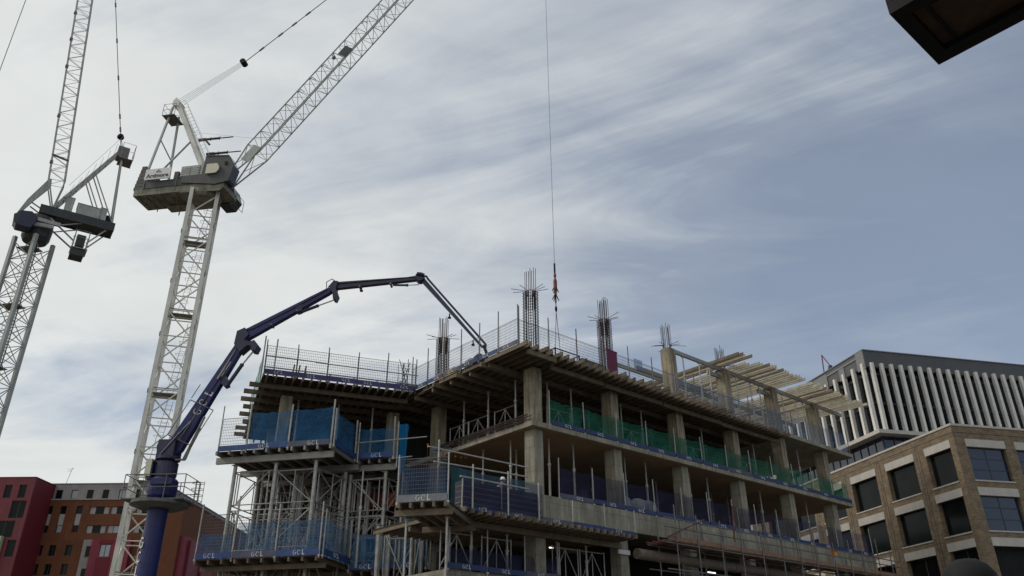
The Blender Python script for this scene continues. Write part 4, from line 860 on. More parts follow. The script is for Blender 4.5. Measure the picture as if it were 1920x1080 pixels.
# ------------------------------------------------------------------ crane at the left, backlit shade put into its grey
lc = Frame((-37.64, 54.22), 56.0)
C2 = thing('tower_crane', 'backlit grey luffing tower crane at the far left with blue cab and hanging counterweight', 'crane', (-37.64, 54.22, 0), lc.rz)
mast = thing('mast', None, None); mast.parent = C2; mast.rotation_euler = (0, 0, R_(34+45)-lc.rz); hm = 0.93
for sx in (-1, 1):
    for sy in (-1, 1): part(MB().box(sx*hm-.13, sx*hm+.13, sy*hm-.13, sy*hm+.13, 0, 33.6), 'mast_leg', 'grey', mast)
b = MB(); z = 0.2; n = 0
while z < 33:
    H = 1.65
    for (x0, y0, x1, y1) in ((-hm, -hm, hm, -hm), (hm, -hm, hm, hm), (hm, hm, -hm, hm), (-hm, hm, -hm, -hm)):
        b.tube((x0, y0, z), (x1, y1, z), 0.035, 4); xm, ym = (x0+x1)/2, (y0+y1)/2
        b.tube((x0, y0, z), (xm, ym, z+H/2), 0.04, 4); b.tube((x1, y1, z), (xm, ym, z+H/2), 0.04, 4); b.tube((x0, y0, z+H), (xm, ym, z+H/2), 0.04, 4); b.tube((x1, y1, z+H), (xm, ym, z+H/2), 0.04, 4)
    z += H; n += 1
part(b, 'mast_lacing', 'grey', mast)
z = 3.0
while z < 33: part(MB().box(-.75, .3, -.75, .75, z, z+.05), 'rest_platform', 'dsteel', mast); z += 4.95
b = MB(); b.tube((.2, -.2, 0), (.2, -.2, 33), .05, 6)
for s_ in (-.15, .15): b.tube((s_, .4, 0), (s_, .4, 33), .018, 4)
for k in range(100): b.tube((-.15, .4, .33*k), (.15, .4, .33*k), .012, 4)
part(b, 'ladder', 'dsteel', mast)
part(MB().lathe([(.85, 33.5), (1.0, 33.8), (1.05, 34.7), (.95, 35.6)], 20), 'slewing_ring', 'dgrey', C2)
b = MB(); b.beam((-1.6, -1.15, 34.35), (1.0, -1.15, 34.6), .25, .3).beam((-1.2, -1.2, 34.95), (1.4, -1.2, 34.9), .2, .3); part(b, 'collar_beam', 'grey', C2)
cb = part(MB().slab([(-1.5, -1.75, 34.2), (-.5, -1.75, 34.2), (-.2, -1.75, 35.2), (-.7, -1.75, 35.6), (-1.45, -1.75, 35.45), (-1.75, -1.75, 35.0), (-1.7, -1.75, 34.5)], (0, 0, -.4), (0, 1.1, 0)), 'cab', 'pumpd', C2)
part(MB().slab([(-1.72, -1.78, 34.5), (-1.35, -1.78, 34.25), (-1.35, -1.78, 35.4), (-1.78, -1.78, 35.0)], (-.01, 0, -.4), (0, 1.16, 0)), 'cab_window', 'cabglass', cb)
b = MB()
for y in (-.7, .7): b.beam((-.3, y, 36.2), (5.2, y, 36.2), .16, .75)
for x in (0, 1.3, 2.6, 3.9, 5.1): b.beam((x, -.7, 36.1), (x, .7, 36.1), .14, .6)
b.box(-.3, 5.2, -.7, .7, 35.9, 35.95)
part(b, 'counter_jib', 'dgrey', C2)
for x0, x1, y0, y1, h in ((1.3, 1.9, -.7, .3, 37.85), (2.2, 3.9, -.7, .5, 37.55), (3.9, 4.4, -.6, .5, 37.75)): part(MB().box(x0, x1, y0, y1, 36.6, h).box(x0-.03, x1+.03, y0-.03, y1+.03, h, h+.05), 'machinery_cabinet', 'grey', C2)
b = MB(); b.tube((4.55, -.5, 36.9), (4.55, .5, 36.9), .38, 12); part(b, 'winch', 'black', C2)
b = MB()
for y in (-.42, .42): b.beam((.5, y, 36.6), (4.35, y*.7, 44.2), .12, .2)
for k in range(1, 12): s_ = k/12; b.beam((.5+3.85*s_, -.6+.3*s_, 36.6+7.6*s_), (.5+3.85*s_, .6-.3*s_, 36.6+7.6*s_), .07)
for y in (-.6, .6): b.tube((2.35, y*.75, 40.2), (4.1, y, 36.6), .055, 6); b.tube((2.75, y*.75, 41.0), (4.95, y, 36.6), .055, 6)
part(b, 'a_frame', 'grey', C2)
for y in (-.6, .6): part(MB().beam((4.4, y*.5, 43.9), (4.95, y, 36.6), .11, .14), 'backstay', 'grey', C2)
b = MB(); b.box(4.0, 4.9, -.45, .45, 43.2, 44.3); part(b, 'apex_head', 'dsteel', C2)
b = MB(); b.box(4.2, 5.3, -.7, .7, 43.0, 43.06)
for x in (4.3, 5.3):
    for y in (-.7, .7): b.tube((x, y, 43.0), (x, y, 44.6), .022, 4)
for z in (43.8, 44.6): b.tube((4.3, -.7, z), (5.3, -.7, z), .018, 4).tube((5.3, -.7, z), (5.3, .7, z), .018, 4)
part(b, 'apex_platform', 'dsteel', C2)
b = MB(); b.tube((1.2, -.9, 38.8), (4.1, -.9, 45.0), .012, 4)
for k in range(8): s_ = k/8; b.tube((.9+3.3*s_, -.62+.3*s_, 37.4+6.6*s_), (1.2+3.0*s_, -.9, 38.2+6.7*s_), .012, 4)
part(b, 'a_frame_handrail', 'wire', C2)
# moving counterweight under the counter jib
b = MB(); b.box(2.55, 3.55, -.6, .6, 33.0, 33.55); b.box(2.75, 3.4, -.5, .5, 33.9, 34.9); part(b, 'hanging_counterweight', 'dgrey', C2)
b = MB(); b.box(2.5, 3.7, -.7, .7, 33.6, 33.66)
for x in (2.6, 3.6):
    for y in (-.6, .6): b.tube((x, y, 33.5), (x, y, 35.2), .04, 4)
b.tube((.6, -.8, 35.5), (2.6, -.7, 34.1), .07, 6).tube((.6, .8, 35.5), (2.6, .7, 34.1), .07, 6).tube((3.5, -.6, 34.2), (4.7, -.6, 35.9), .06, 6).tube((3.5, .6, 34.2), (4.7, .6, 35.9), .06, 6)
b.tube((.7, -.6, 34.9), (2.9, -.6, 35.9), .05, 6).tube((.7, .6, 34.9), (2.9, .6, 35.9), .05, 6)
for z in (34.6, 35.2): b.tube((2.5, -.7, z), (3.7, -.7, z), .02, 4).tube((2.5, .7, z), (3.7, .7, z), .02, 4)
part(b, 'counterweight_linkage', 'grey', C2)
b = MB(); b.slab([(-.1, -.15, 39.4), (-.35, -.15, 39.2), (-1.3, -.15, 37.0), (-1.7, -.15, 35.6), (-1.55, -.15, 35.6), (-.9, -.15, 37.0), (0, -.15, 38.7)], (0, 0, 0), (0, .3, 0)); part(b, 'lever_arm', 'grey', C2)
part(MB().tube((-1.6, 0, 35.7), (-.2, -.5, 34.9), .05, 6).tube((-1.0, 0, 36.9), (.3, 0, 36.3), .06, 6).tube((-1.0, .4, 36.7), (.3, .4, 36.0), .06, 6), 'lever_link', 'grey', C2)
JF, JT = Vector((.55, 0, 36.6)), Vector((-3.75, 0, 78.0)); jd = (JT-JF).normalized(); up = Vector((jd.z, 0, -jd.x)); p1 = JF+jd*2.6
b = MB(); lattice(b, p1, JT, 1.05, 1.15, up, 27, 0.06, 0.022, faces=(0, 1, 2, 3))
for sy in (-1, 1):
    for su in (-1, 1): b.tube(JF+Vector((0, sy*.4, 0)), p1+Vector((0, sy*.525, 0))+up*(su*.575), .06, 6)
part(b, 'jib', 'grey', C2)
b = MB()
for s_ in (4.2, 8.8, 14, 17, 20, 22.5): q = JF+jd*s_-up*.6; b.box(-.12, .12, -.12, .12, -.12, .12); b.v[-8:] = [tuple(Vector(v)+q+Vector((0, -.5, 0))) for v in b.v[-8:]]
b.tube(JF+jd*4.9-up*.6+Vector((0, -.55, 0)), JF+jd*4.6+up*.6+Vector((0, -.55, 0)), .09, 6)
part(b, 'rope_guide', 'dsteel', C2)
b = MB(); ps = Vector((3.95, 0, 45.45)); pe = JT+up*2.0
for y in (-.3, .3): b.tube((4.3, y, 44.2), ps+Vector((0, y*.4, 0)), .03, 4)
part(b, 'luffing_rope', 'dsteel', C2)
b = MB(); b.lathe([(.02, -.3), (.26, -.15), (.3, 0), (.22, .2), (.05, .35)], 10); b.v = [tuple(Vector(v)+ps) for v in b.v]; part(b, 'luffing_block', 'black', C2)
pe = Vector((-2.2, 0, 72.0))
b = MB(); b.tube(ps, pe, .035, 6)
for s_ in (.02, .07, .22, .37, .52, .67, .82): q = ps+(pe-ps)*s_; b.tube(q, q+(pe-ps).normalized()*.45, .08, 6)
part(b, 'pendant', 'dsteel', C2)
tag(part(MB().tube((0, 0, 0), (0, 0, 52), .03, 5), 'hoist_rope', 'wire', None, (-42.6, 50.9, 27.0), 0), 'thin hoist rope crossing the sky at the far left', 'rope')

# ------------------------------------------------------------------ concrete pump
pf = Frame((-17.29, 39.37), 90.0+0.72)
P = thing('concrete_pump', 'dark blue concrete placing boom on a lettered column beside the white mast', 'concrete pump', (-17.29, 39.37, 0), pf.rz)
part(MB().tube((0, 0, 0), (0, 0, 9.75), .47, 28), 'column', 'pump', P, smooth=False)
l = put('lettering', gcl(0.52, serif=False, vertical=True).mesh('lettering', 'letter'), P, (-.33, -.36, 7.38), R_(-42))
b = MB(); b.lathe([(.95, 9.65), (1.35, 9.8), (1.35, 9.95)], 20); b.box(-1.5, 1.45, -.9, .9, 9.96, 10.02); part(b, 'platform', 'cw', P)
b = MB()
for x in (-1.5, -.5, .5, 1.45):
    for y in (-.9, .9): b.tube((x, y, 10.0), (x, y, 11.15), .025, 4)
for z in (10.55, 11.15):
    for y in (-.9, .9): b.tube((-1.5, y, z), (1.45, y, z), .022, 4)
    for x in (-1.5, 1.45): b.tube((x, -.9, z), (x, .9, z), .022, 4)
for s_ in (-.2, .2): b.tube((1.75, s_, 9.9), (1.75, s_, 11.0), .02, 4)
for k in range(4): b.path([(1.75+.3*cos(t_*pi/4), .3*sin(t_*pi/4), 10.0+.3*k) for t_ in range(-4, 5)], .014, 4)
for t_ in (-2, 0, 2): b.tube((1.75+.3*cos(t_*pi/4), .3*sin(t_*pi/4), 9.9), (1.75+.3*cos(t_*pi/4), .3*sin(t_*pi/4), 11.0), .014, 4)
part(b, 'platform_railing', 'dsteel', P)
b = MB(); b.lathe([(.45, 10.02), (.66, 10.25), (.7, 10.5), (.7, 11.0), (.62, 11.1)], 20); b.box(-.3, .75, -.78, -.6, 10.7, 11.0); part(b, 'pedestal', 'pump', P)
b = MB(); b.lathe([(.5, 11.1), (.55, 11.3), (.55, 11.9), (.45, 12.0), (.6, 12.05), (.6, 12.2), (.4, 12.3)], 18); b.box(-.42, .42, -.5, .5, 12.1, 13.0); b.tube((-.6, 0, 12.75), (.6, 0, 12.75), .22, 10); b.box(-.7, -.45, -.55, .2, 11.0, 11.9)
part(b, 'slewing_head', 'pumpd', P)
part(MB().box(-.78, -.5, -.6, -.1, 11.15, 12.0), 'control_box', 'cream', P)
def armseg(pts_top, pts_bot, y0, y1, name, m):
    poly = [(x, y0, z) for x, z in pts_top] + [(x, y0, z) for x, z in reversed(pts_bot)]
    return part(MB().slab(poly, (0, 0, 0), (0, y1-y0, 0)), name, m, P)
def seg(x0, z0, x1, z1, h0, h1, y0, y1, m):
    d = Vector((x1-x0, 0, z1-z0)).normalized(); n_ = Vector((-d.z, 0, d.x)); a, c = Vector((x0, 0, z0)), Vector((x1, 0, z1))
    pl = [a-n_*h0/2, a+d*.25-n_*h0*.62, c-d*.3-n_*h1/2, c-n_*h1*.38, c+n_*h1*.38, c-d*.3+n_*h1/2, a+d*.2+n_*h0*.55, a+n_*h0/2]
    o = part(MB().slab([(v.x, y0, v.z) for v in pl], (0, 0, 0), (0, y1-y0, 0)), 'boom_section', m, P); return o, d
s1, d1 = seg(.15, 12.5, 3.0, 18.75, .68, .42, -.2, .2, 'pump')
l = put('lettering', gcl(0.42, 1.5).mesh('lettering', 'letter'), s1, (1.35, -.205, 15.0)); l.rotation_euler = (0, -math.atan2(d1.z, d1.x), 0)
l = part(MB().box(-.9, .9, -.008, 0, -.05, .05).box(-.7, .2, -.008, 0, -.16, -.08), 'maker_plate', 'wpanel', s1, (2.25, -.206, 17.1)); l.rotation_euler = (0, -math.atan2(d1.z, d1.x), 0)
seg(2.80, 18.72, 7.35, 21.5, .50, .32, -.17, .17, 'pump')
seg(7.4, 21.72, 12.25, 22.12, .34, .20, -.14, .14, 'pumpd')
seg(12.3, 22.1, 15.7, 17.95, .21, .10, -.08, .08, 'pumpd')
part(MB().slab([(2.55, -.33, 18.95), (2.95, -.33, 19.15), (3.2, -.33, 18.75), (3.0, -.33, 18.45), (3.25, -.33, 18.3), (3.55, -.33, 18.42), (3.78, -.33, 18.15), (3.66, -.33, 17.82), (3.44, -.33, 17.86), (3.42, -.33, 18.1), (3.2, -.33, 18.12), (2.85, -.33, 17.75), (2.5, -.33, 18.2)], (0, 0, 0), (0, .66, 0)), 'knuckle', 'pumpd', P)
part(MB().slab([(7.2, -.28, 21.6), (7.45, -.28, 21.95), (7.7, -.28, 21.9), (7.6, -.28, 21.5), (7.75, -.28, 21.1), (7.65, -.28, 20.8), (7.5, -.28, 20.85), (7.45, -.28, 21.2)], (0, 0, 0), (0, .55, 0)), 'knuckle', 'pumpd', P)
part(MB().tube((12.2, -.25, 22.15), (12.2, .25, 22.15), .26, 12).tube((12.05, -.3, 22.3), (12.45, -.3, 22.2), .09, 8), 'knuckle', 'pumpd', P)
for (x0, z0, xm, zm, x1, z1, r) in ((2.35, 15.85, 3.0, 17.1, 3.55, 17.95, .10), (5.75, 20.12, 6.65, 20.5, 7.6, 20.88, .085), (10.7, 21.72, 11.5, 21.7, 12.15, 21.72, .06)):
    b = MB(); b.tube((x0, -.05, z0), (xm, -.05, zm), r, 10); b.lathe([(r*1.1, -.06), (r*1.1, .06)], 8); b.v[-16:] = [tuple(Vector(v)+Vector((xm, -.05, zm))) for v in b.v[-16:]]
    rm = part(b, 'hydraulic_ram', 'pumpd', P); part(MB().tube((xm, -.05, zm), (x1, -.05, z1), r*.45, 8), 'ram_rod', 'chrome', rm)
part(MB().slab([(1.8, -.2, 16.4), (2.3, -.2, 15.85), (2.5, -.2, 15.95), (2.1, -.2, 16.9)], (0, 0, 0), (0, .4, 0)).slab([(5.5, -.2, 20.4), (5.7, -.2, 20.1), (5.85, -.2, 20.2), (5.85, -.2, 20.6)], (0, 0, 0), (0, .4, 0)), 'ram_bracket', 'pumpd', P)
b = MB(); b.path([(-.2, -.5, 12.2), (.5, -.5, 13.2), (1.6, .42, 15.4), (2.9, .42, 18.7), (3.1, .42, 18.9), (7.2, .38, 21.45), (7.5, .36, 21.75), (9.5, .3, 22.0), (12.1, .25, 22.42), (12.5, .2, 22.38), (12.6, .2, 22.2), (15.86, .2, 18.2), (15.85, .2, 18.0)], .06, 8)
part(b, 'delivery_pipe', 'pumpd', P)
b = MB(); b.path([(15.75, .1, 18.1), (15.9, .1, 17.7), (15.95, .1, 17.3)], .08, 8); part(b, 'end_hose', 'black', P)
b = MB()
for x, z in ((9.0, 21.6), (13.9, 19.9), (15.2, 18.3)): b.tube((x, -.1, z), (x, -.1, z-.22), .04, 6); b.box(x-.08, x+.08, -.16, -.04, z-.28, z-.2)
part(b, 'pipe_clamp', 'black', P)
b = MB(); d = d1; n_ = Vector((d.z, 0, -d.x))
for s_ in (.6, 2.6): q = Vector((.15, -.45, 12.5))+d*s_; b.tube(q-n_*.5, q+n_*.9, .025, 4); b.tube(q-n_*.5+d*.1, q-n_*.5+d*.9, .025, 4)
for k in (-.5, .2, .9): q = Vector((.15, -.45, 12.5))+n_*k; b.tube(q+d*.6, q+d*2.6, .025, 4)
b.path([(.5, -.3, 12.0), (1.0, -.3, 12.0), (1.15, -.3, 12.6), (1.5, -.3, 13.6)], .05, 6); b.tube((.9, -.3, 12.0), (1.6, -.3, 14.2), .06, 6)
part(b, 'boom_cage', 'dsteel', P)
for y_ in (-.23, .23):
    part(MB().path([(.4, y_, 12.9), (2.0, y_, 16.35), (2.75, y_, 18.2), (2.62, y_*1.3, 18.75), (2.85, y_*1.2, 18.98), (3.3, y_*.85, 19.1), (5.2, y_*.85, 20.2), (7.1, y_*.85, 21.4), (7.05, y_*1.1, 21.85), (7.35, y_*1.1, 22.05), (7.7, y_*.7, 21.8), (9.5, y_*.7, 21.95), (12.0, y_*.68, 22.18)], .022, 5), 'hydraulic_hose', 'black', P)
b = MB()
for x, z in ((1.15, 14.7), (2.2, 17.0), (4.3, 19.62), (5.6, 20.42), (8.9, 21.85), (10.6, 22.0)): b.box(x-.05, x+.05, -.25, .25, z-.30, z-.22)
part(b, 'hose_bracket', 'dsteel', P)

# ------------------------------------------------------------------ windows
def window(parent, name_pane, x0, x1, z0, z1, y, depth, m_pane, bars=(0, 0), axis='x', fw=0.07, m_frame='frame'):
    """frame (part) + pane (sub-part) in a wall facing -y (axis x) or -x (axis y)"""
    f = MB(); cols, rows = bars
    def bx(mb, a0, a1, d0, d1, c0, c1):
        if axis == 'x': mb.box(a0, a1, d0, d1, c0, c1)
        else: mb.box(d0, d1, a0, a1, c0, c1)
    d0, d1 = depth, depth+0.08
    bx(f, x0, x1, d0, d1, z0, z0+fw); bx(f, x0, x1, d0, d1, z1-fw, z1); bx(f, x0, x0+fw, d0, d1, z0+fw, z1-fw); bx(f, x1-fw, x1, d0, d1, z0+fw, z1-fw)
    for i in range(1, cols+1): c = x0+(x1-x0)*i/(cols+1); bx(f, c-.035, c+.035, d0+.01, d1-.005, z0+fw, z1-fw)
    for i in range(1, rows+1): c = z0+(z1-z0)*i/(rows+1); bx(f, x0+fw, x1-fw, d0+.012, d1-.007, c-.035, c+.035)
    w_ = part(f, 'window', m_frame, parent)
    p = MB(); bx(p, x0+fw*.5, x1-fw*.5, d0+.03, d0+.05, z0+fw*.5, z1-fw*.5); part(p, 'pane', m_pane, w_)
    return w_
def wall_grid(mb, u0, u1, z0, z1, holes, d0, d1, axis='x'):
    """a wall with rectangular openings, as butted blocks"""
    us = sorted({u0, u1} | {h[0] for h in holes} | {h[1] for h in holes})
    for a, c in zip(us, us[1:]):
        if c-a < 1e-6: continue
        hs = sorted([(h[2], h[3]) for h in holes if h[0] < (a+c)/2 < h[1]]); z = z0
        for p, q in hs+[(z1, z1)]:
            if p-z > 1e-6:
                if axis == 'x': mb.box(a, c, d0, d1, z, p)
                else: mb.box(d0, d1, a, c, z, p)
            z = q

# ------------------------------------------------------------------ brick office (right)
K_ = thing('brick_building', 'buff brick office block with pale lintels and large square windows', 'building', BRK(0, 0), BRK.rz)
rowsz = [(15.05, 17.5), (11.5, 13.95), (7.6, 10.45), (3.6, 6.9)]
ub = [(0.55, 3.2)] + [(4.55+4.72*k, 7.9+4.72*k) for k in range(5)]
rb = [(0.95+4.35*k, 4.35+4.35*k) for k in range(6)]
w = MB(); wall_grid(w, 0, 30, 0, 19.02, [(a, c, p, q+0.55) for a, c in ub for p, q in rowsz], 0, 0.55, 'y'); part(w, 'wall', 'brick', K_)
w = MB(); wall_grid(w, 0.55, 30, 0, 19.02, [(a, c, p, q+0.55) for a, c in rb for p, q in rowsz], 0, 0.55, 'x'); part(w, 'wall', 'brick', K_)
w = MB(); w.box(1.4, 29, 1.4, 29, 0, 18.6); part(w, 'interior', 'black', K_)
w = MB(); w.box(-.06, .56, -.06, 30, 19.02, 19.18); w.box(.56, 30, -.06, .56, 19.02, 19.18); part(w, 'coping', 'stone', K_)
w = MB(); w.box(-.012, 0, -.012, 30, 18.5, 18.54); w.box(-.012, 30, -.012, 0, 18.5, 18.54)
for k in range(5): u = 3.9+4.72*k-0.05; w.box(-.012, 0, u, u+.05, 3, 18.5); w.box(-.012, 0, u+.3, u+.33, 3, 18.5)
part(w, 'movement_joint', 'frame', K_)
w = MB(); w.box(.5, 29.5, .5, 29.5, 18.6, 18.9); part(w, 'roof', 'clad', K_)
for k, (a, c) in enumerate(ub):
    for j, (p, q) in enumerate(rowsz):
        part(MB().box(-.03, .2, a-.04, c+.04, q, q+.58), 'lintel', 'stone', K_); part(MB().box(-.05, .45, a-.05, c+.05, p-.1, p-.002), 'sill', 'stone', K_)
        window(K_, 'pane', a, c, p, q, 0, .35, 'glass', (1, 0) if j > 1 else (0, 0), 'y', .06)
for k, (a, c) in enumerate(rb):
    for j, (p, q) in enumerate(rowsz):
        part(MB().box(a-.04, c+.04, -.03, .2, q, q+.58), 'lintel', 'stone', K_); part(MB().box(a-.05, c+.05, -.05, .45, p-.1, p-.002), 'sill', 'stone', K_)
        window(K_, 'pane', a, c, p, q, 0, .22 if j < 2 else .45, 'glass2' if j < 2 else 'black', (1, 2) if j < 2 else (0, 0), 'x', .07)  # lower rows: black panes stand in for the shade of open voids

# ------------------------------------------------------------------ finned office behind
fo = Frame((44.89, 94.92), 76.07)
Fb = thing('finned_building', 'grey office tower with rows of white vertical fins and charcoal roof band', 'building', fo(0, 0), fo.rz)
w = MB(); w.box(0.0, 40, 0.0, 30, 38.2, 40.4); part(w, 'roof_band', 'clad', Fb)
w = MB(); w.box(-.12, -.003, 0, 1.5, 37.9, 40.35); w.box(-.12, -.003, 4.2, 5.3, 38, 39.6); w.box(-.12, -.003, 8.0, 30, 38, 40.1); w.box(-.1, -.004, 1.5, 8.0, 39.65, 39.9); part(w, 'cladding_panel', 'clad2', Fb)
w = MB(); w.box(-.1, 40.1, -.1, 30.1, 40.4, 40.52); part(w, 'roof_coping', 'clad2', Fb)
w = MB(); w.box(.5, 40, .5, 30, 29.8, 38.2); part(w, 'glazing', 'glass', Fb)
w = MB()
for k in range(14): w.box(.38, .5, 2.0*k+.9, 2.0*k+1.0, 29.8, 38.2)
for k in range(28): w.box(1.42*k+1.4, 1.42*k+1.5, .38, .5, 29.8, 38.2)
for z in (33.4, 37.3): w.box(.4, 40, .4, .5, z, z+.3); w.box(.4, .5, .5, 30, z, z+.3)
part(w, 'mullions', 'frame', Fb)
fm = MB().slab([(-.2, -.36, 29.78), (.2, -.36, 29.78), (.2, .1, 29.78), (-.2, .1, 29.78)], (0, 0, 0), (0, 0, 8.9)).mesh('fin', 'fin')
for k in range(27): put('fin', fm, Fb, (.75+1.42*k, 0, 0))
for k in range(14): put('fin', fm, Fb, (0.02, .45+1.98*k, 0), -pi/2)
w = MB(); w.box(-.75, 40, -.75, 30, 29.3, 29.76); part(w, 'ledge', 'stone', Fb)
w = MB(); w.box(.6, 40, .6, 30, 25, 29.3); part(w, 'lower_glazing', 'glass2', Fb); w = MB()
for k in range(18): w.box(.5, .6, 1.5*k+.6, 1.5*k+.68, 25, 29.3); w.box(1.5*k+.6, 1.5*k+.68, .5, .6, 25, 29.3)
part(w, 'lower_mullions', 'frame', Fb)
w = MB(); w.box(.0, 40, .0, 30, 0, 25); part(w, 'lower_wall', 'clad2', Fb)
dv = thing('roof_davit', None, None); dv.name = 'davit'; dv.parent = Fb; dv.location = (-1.0, 8.6, 0)
dp = fo.o; q0 = Vector((36.43, 93.1, 0))
DV = thing('roof_davit', 'small red lifting davit on the roof edge left of the finned tower', 'davit', fo(.8, 9.6, 40.5), fo.rz+pi/2)
bpy.data.objects.remove(dv)
part(MB().tube((0, 0, 0), (-.25, 0, 3.0), .08, 6), 'mast', 'magenta', DV); part(MB().tube((-.25, 0, 3.0), (-1.6, 0, .9), .07, 6).tube((-1.6, 0, .9), (-.4, 0, 0.2), .05, 6), 'arm', 'magenta', DV); part(MB().box(-1.8, -1.4, -.2, .2, .4, .9), 'winch', 'dgrey', DV)

# ------------------------------------------------------------------ red and orange housing block (left)
H = thing('housing_block', 'red and orange apartment block with a pale grey top storey', 'building', (-68, 105, 0), 0)   # local x = world x + 68
def X(x): return x+68
hol = []; wins = []
for x in (-60.67, -58.88, -56.78): hol.append((x, x+.8, 20.25, 23.6)); wins.append((x, 'strip'))
wide = [(-55.05, -52.5, 22.55, 23.5), (-52.3, -49.8, 22.55, 23.5), (-54.95, -52.45, 20.15, 21.12), (-52.25, -49.75, 20.15, 21.12), (-49, -46.5, 22.55, 23.5), (-48.9, -46.4, 20.15, 21.12)]
small = [(x, x+.85, z, z+1.3) for z in (17.4, 15.1, 12.7) for x in (-60.75, -59.1, -57.0)]
hol += wide+small
w = MB(); wall_grid(w, X(-62.5), X(-42.8), 0, 24.35, [(X(a), X(c), p, q) for a, c, p, q in hol], 0, .4, 'x'); w.box(X(-43.2), X(-42.8), .4, 34, 0, 24.35); part(w, 'wall', 'orange', H)
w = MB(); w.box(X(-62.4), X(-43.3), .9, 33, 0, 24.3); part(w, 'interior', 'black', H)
w = MB(); w.box(X(-62.55), X(-42.7), -.1, .5, 24.35, 24.5); w.box(X(-43.3), X(-42.7), .5, 34, 24.35, 24.5); part(w, 'parapet', 'pent', H)
gws = [(-60.15, -59.25), (-58.1, -57.25), (-56.05, -55.2), (-54.0, -53.15), (-51.85, -51.0), (-49.8, -48.95), (-47.7, -46.9)]
w = MB(); wall_grid(w, X(-62.3), X(-46.0), 24.5, 26.5, [(X(a), X(c), 24.6, 25.75) for a, c in gws], .3, .6, 'x'); w.box(X(-46.3), X(-46.0), .6, 30, 24.5, 26.5); w.box(X(-62), X(-46.2), .7, 30, 24.6, 26.4); part(w, 'top_storey', 'pent', H)
w = MB(); w.box(X(-62.4), X(-45.9), .2, 30, 26.5, 26.6); part(w, 'roof', 'clad2', H)
for i, (a, c) in enumerate(gws): window(H, 'pane', X(a), X(c), 24.6, 25.75, 0, .4, 'paleglass' if i in (1, 4) else 'glass', (0, 0), 'x', .06)
for i, (x, _) in enumerate(wins):
    window(H, 'pane', X(x), X(x+.8), 22.6, 23.6, 0, .2, 'glass', (0, 0), 'x', .06); part(MB().box(X(x), X(x+.8), .2, .26, 21.2, 22.59), 'window_panel', 'wpanel', H); window(H, 'pane', X(x), X(x+.8), 20.25, 21.19, 0, .2, 'paleglass' if i == 1 else 'glass', (0, 0), 'x', .06)
for i, (a, c, p, q) in enumerate(wide):
    l = (c-a); window(H, 'pane', X(a+l*.28), X(a+l*.72), p, q, 0, .2, 'paleglass' if i == 3 else 'glass', (0, 0), 'x', .05)
    part(MB().box(X(a), X(a+l*.28-.01), .2, .26, p, q), 'window_panel', 'wpanel', H); part(MB().box(X(a+l*.72+.01), X(c), .2, .26, p, q), 'window_panel', 'wpanel', H)
for i, (a, c, p, q) in enumerate(small): window(H, 'pane', X(a), X(c), p, q, 0, .2, 'glass', (1, 0), 'x', .05)
# red bay in front of the orange wall
w = MB(); wall_grid(w, X(-53.4), X(-48.5), 0, 19.3, [(X(-52.2), X(-50.9), z, z+1.5) for z in (17.1, 14.4, 11.9)], -.8, -.4, 'x'); w.box(X(-53.4), X(-48.5), -.39, -.003, 0, 19.3); part(w, 'red_bay', 'redbay', H)
w = MB(); w.box(X(-54.75), X(-53.42), -.25, -.003, 0, 19.3); part(w, 'pale_bay', 'pent', H)
w = MB(); w.box(X(-52.4), X(-50.7), -.86, -.81, 0, 17.0); w.box(X(-52.4), X(-50.7), -.86, -.81, 18.7, 19.2); part(w, 'bay_infill', 'red', H)
for z in (17.1, 14.4, 11.9): window(H, 'pane', X(-52.2), X(-50.9), z, z+1.5, 0, -.75, 'paleglass' if z > 16 else 'glass', (1, 0), 'x', .05)
for z in (17.2, 14.5): window(H, 'pane', X(-54.2), X(-53.5), z, z+1.3, 0, -.34, 'glass', (0, 0), 'x', .05)
w = MB(); w.box(X(-42.79), X(-42.2), 0.5, 12, 0, 19.8); w.box(X(-42.79), X(-41.9), 2, 4.5, 0, 19.5); w.box(X(-42.79), X(-41.9), 7, 9.5, 0, 19.5); part(w, 'red_side_bay', 'redbay', H)
# red tower in front
kq = 0.957
def XR(x): return x*kq+68
def ZR(z): return 1.6+(z-1.6)*kq
rh = [(-66.85, -65.9, 24.7, 26.4), (-64.95, -64.0, 24.7, 26.4), (-65.4, -63.5, 22.1, 24.35), (-66.9, -64.3, 19.7, 21.8), (-64.6, -63.5, 17.3, 19.4), (-66.9, -65.2, 14.6, 16.8)]
rh = [(XR(a), XR(c), ZR(p), ZR(q)) for a, c, p, q in rh]; xr = XR(-63.08)
w = MB(); wall_grid(w, -5, xr, 0, ZR(27.35), rh, -4.5, -4.1, 'x'); part(w, 'red_tower_front', 'redp', H)
w = MB(); w.box(xr-.4, xr, -4.09, 6, 0, ZR(27.33)); w.box(-5, xr-.45, -3.5, 6, 0, ZR(27.2)); part(w, 'red_tower_side', 'red', H)
w = MB(); w.box(-5.05, xr+.05, -4.55, 6.1, ZR(27.36), ZR(27.45)); part(w, 'red_tower_coping', 'red', H)
for i, (a, c, p, q) in enumerate(rh): window(H, 'pane', a, c, p, q, 0, -4.35, 'glass', (1 if c-a > 1.2 else 0, 0), 'x', .07)
w = MB(); w.box(-5, XR(-65.2), -5.1, -4.51, 0, ZR(19.8)); part(w, 'pale_green_bay', 'lgreen', H)
w = MB(); w.box(X(-63.2), X(-60.2), 6.2, 12, 26.6, 28.0); part(w, 'plant_room', 'clad2', H)
w = MB(); w.tube((X(-62.6), 6.5, 28.0), (X(-62.2), 6.5, 30.3), .03, 5); w.tube((X(-62.9), 6.5, 30.1), (X(-61.9), 6.5, 30.1), .02, 4); w.tube((X(-62.8), 6.5, 29.8), (X(-62.2), 6.5, 29.85), .02, 4); part(w, 'antenna', 'dsteel', H)

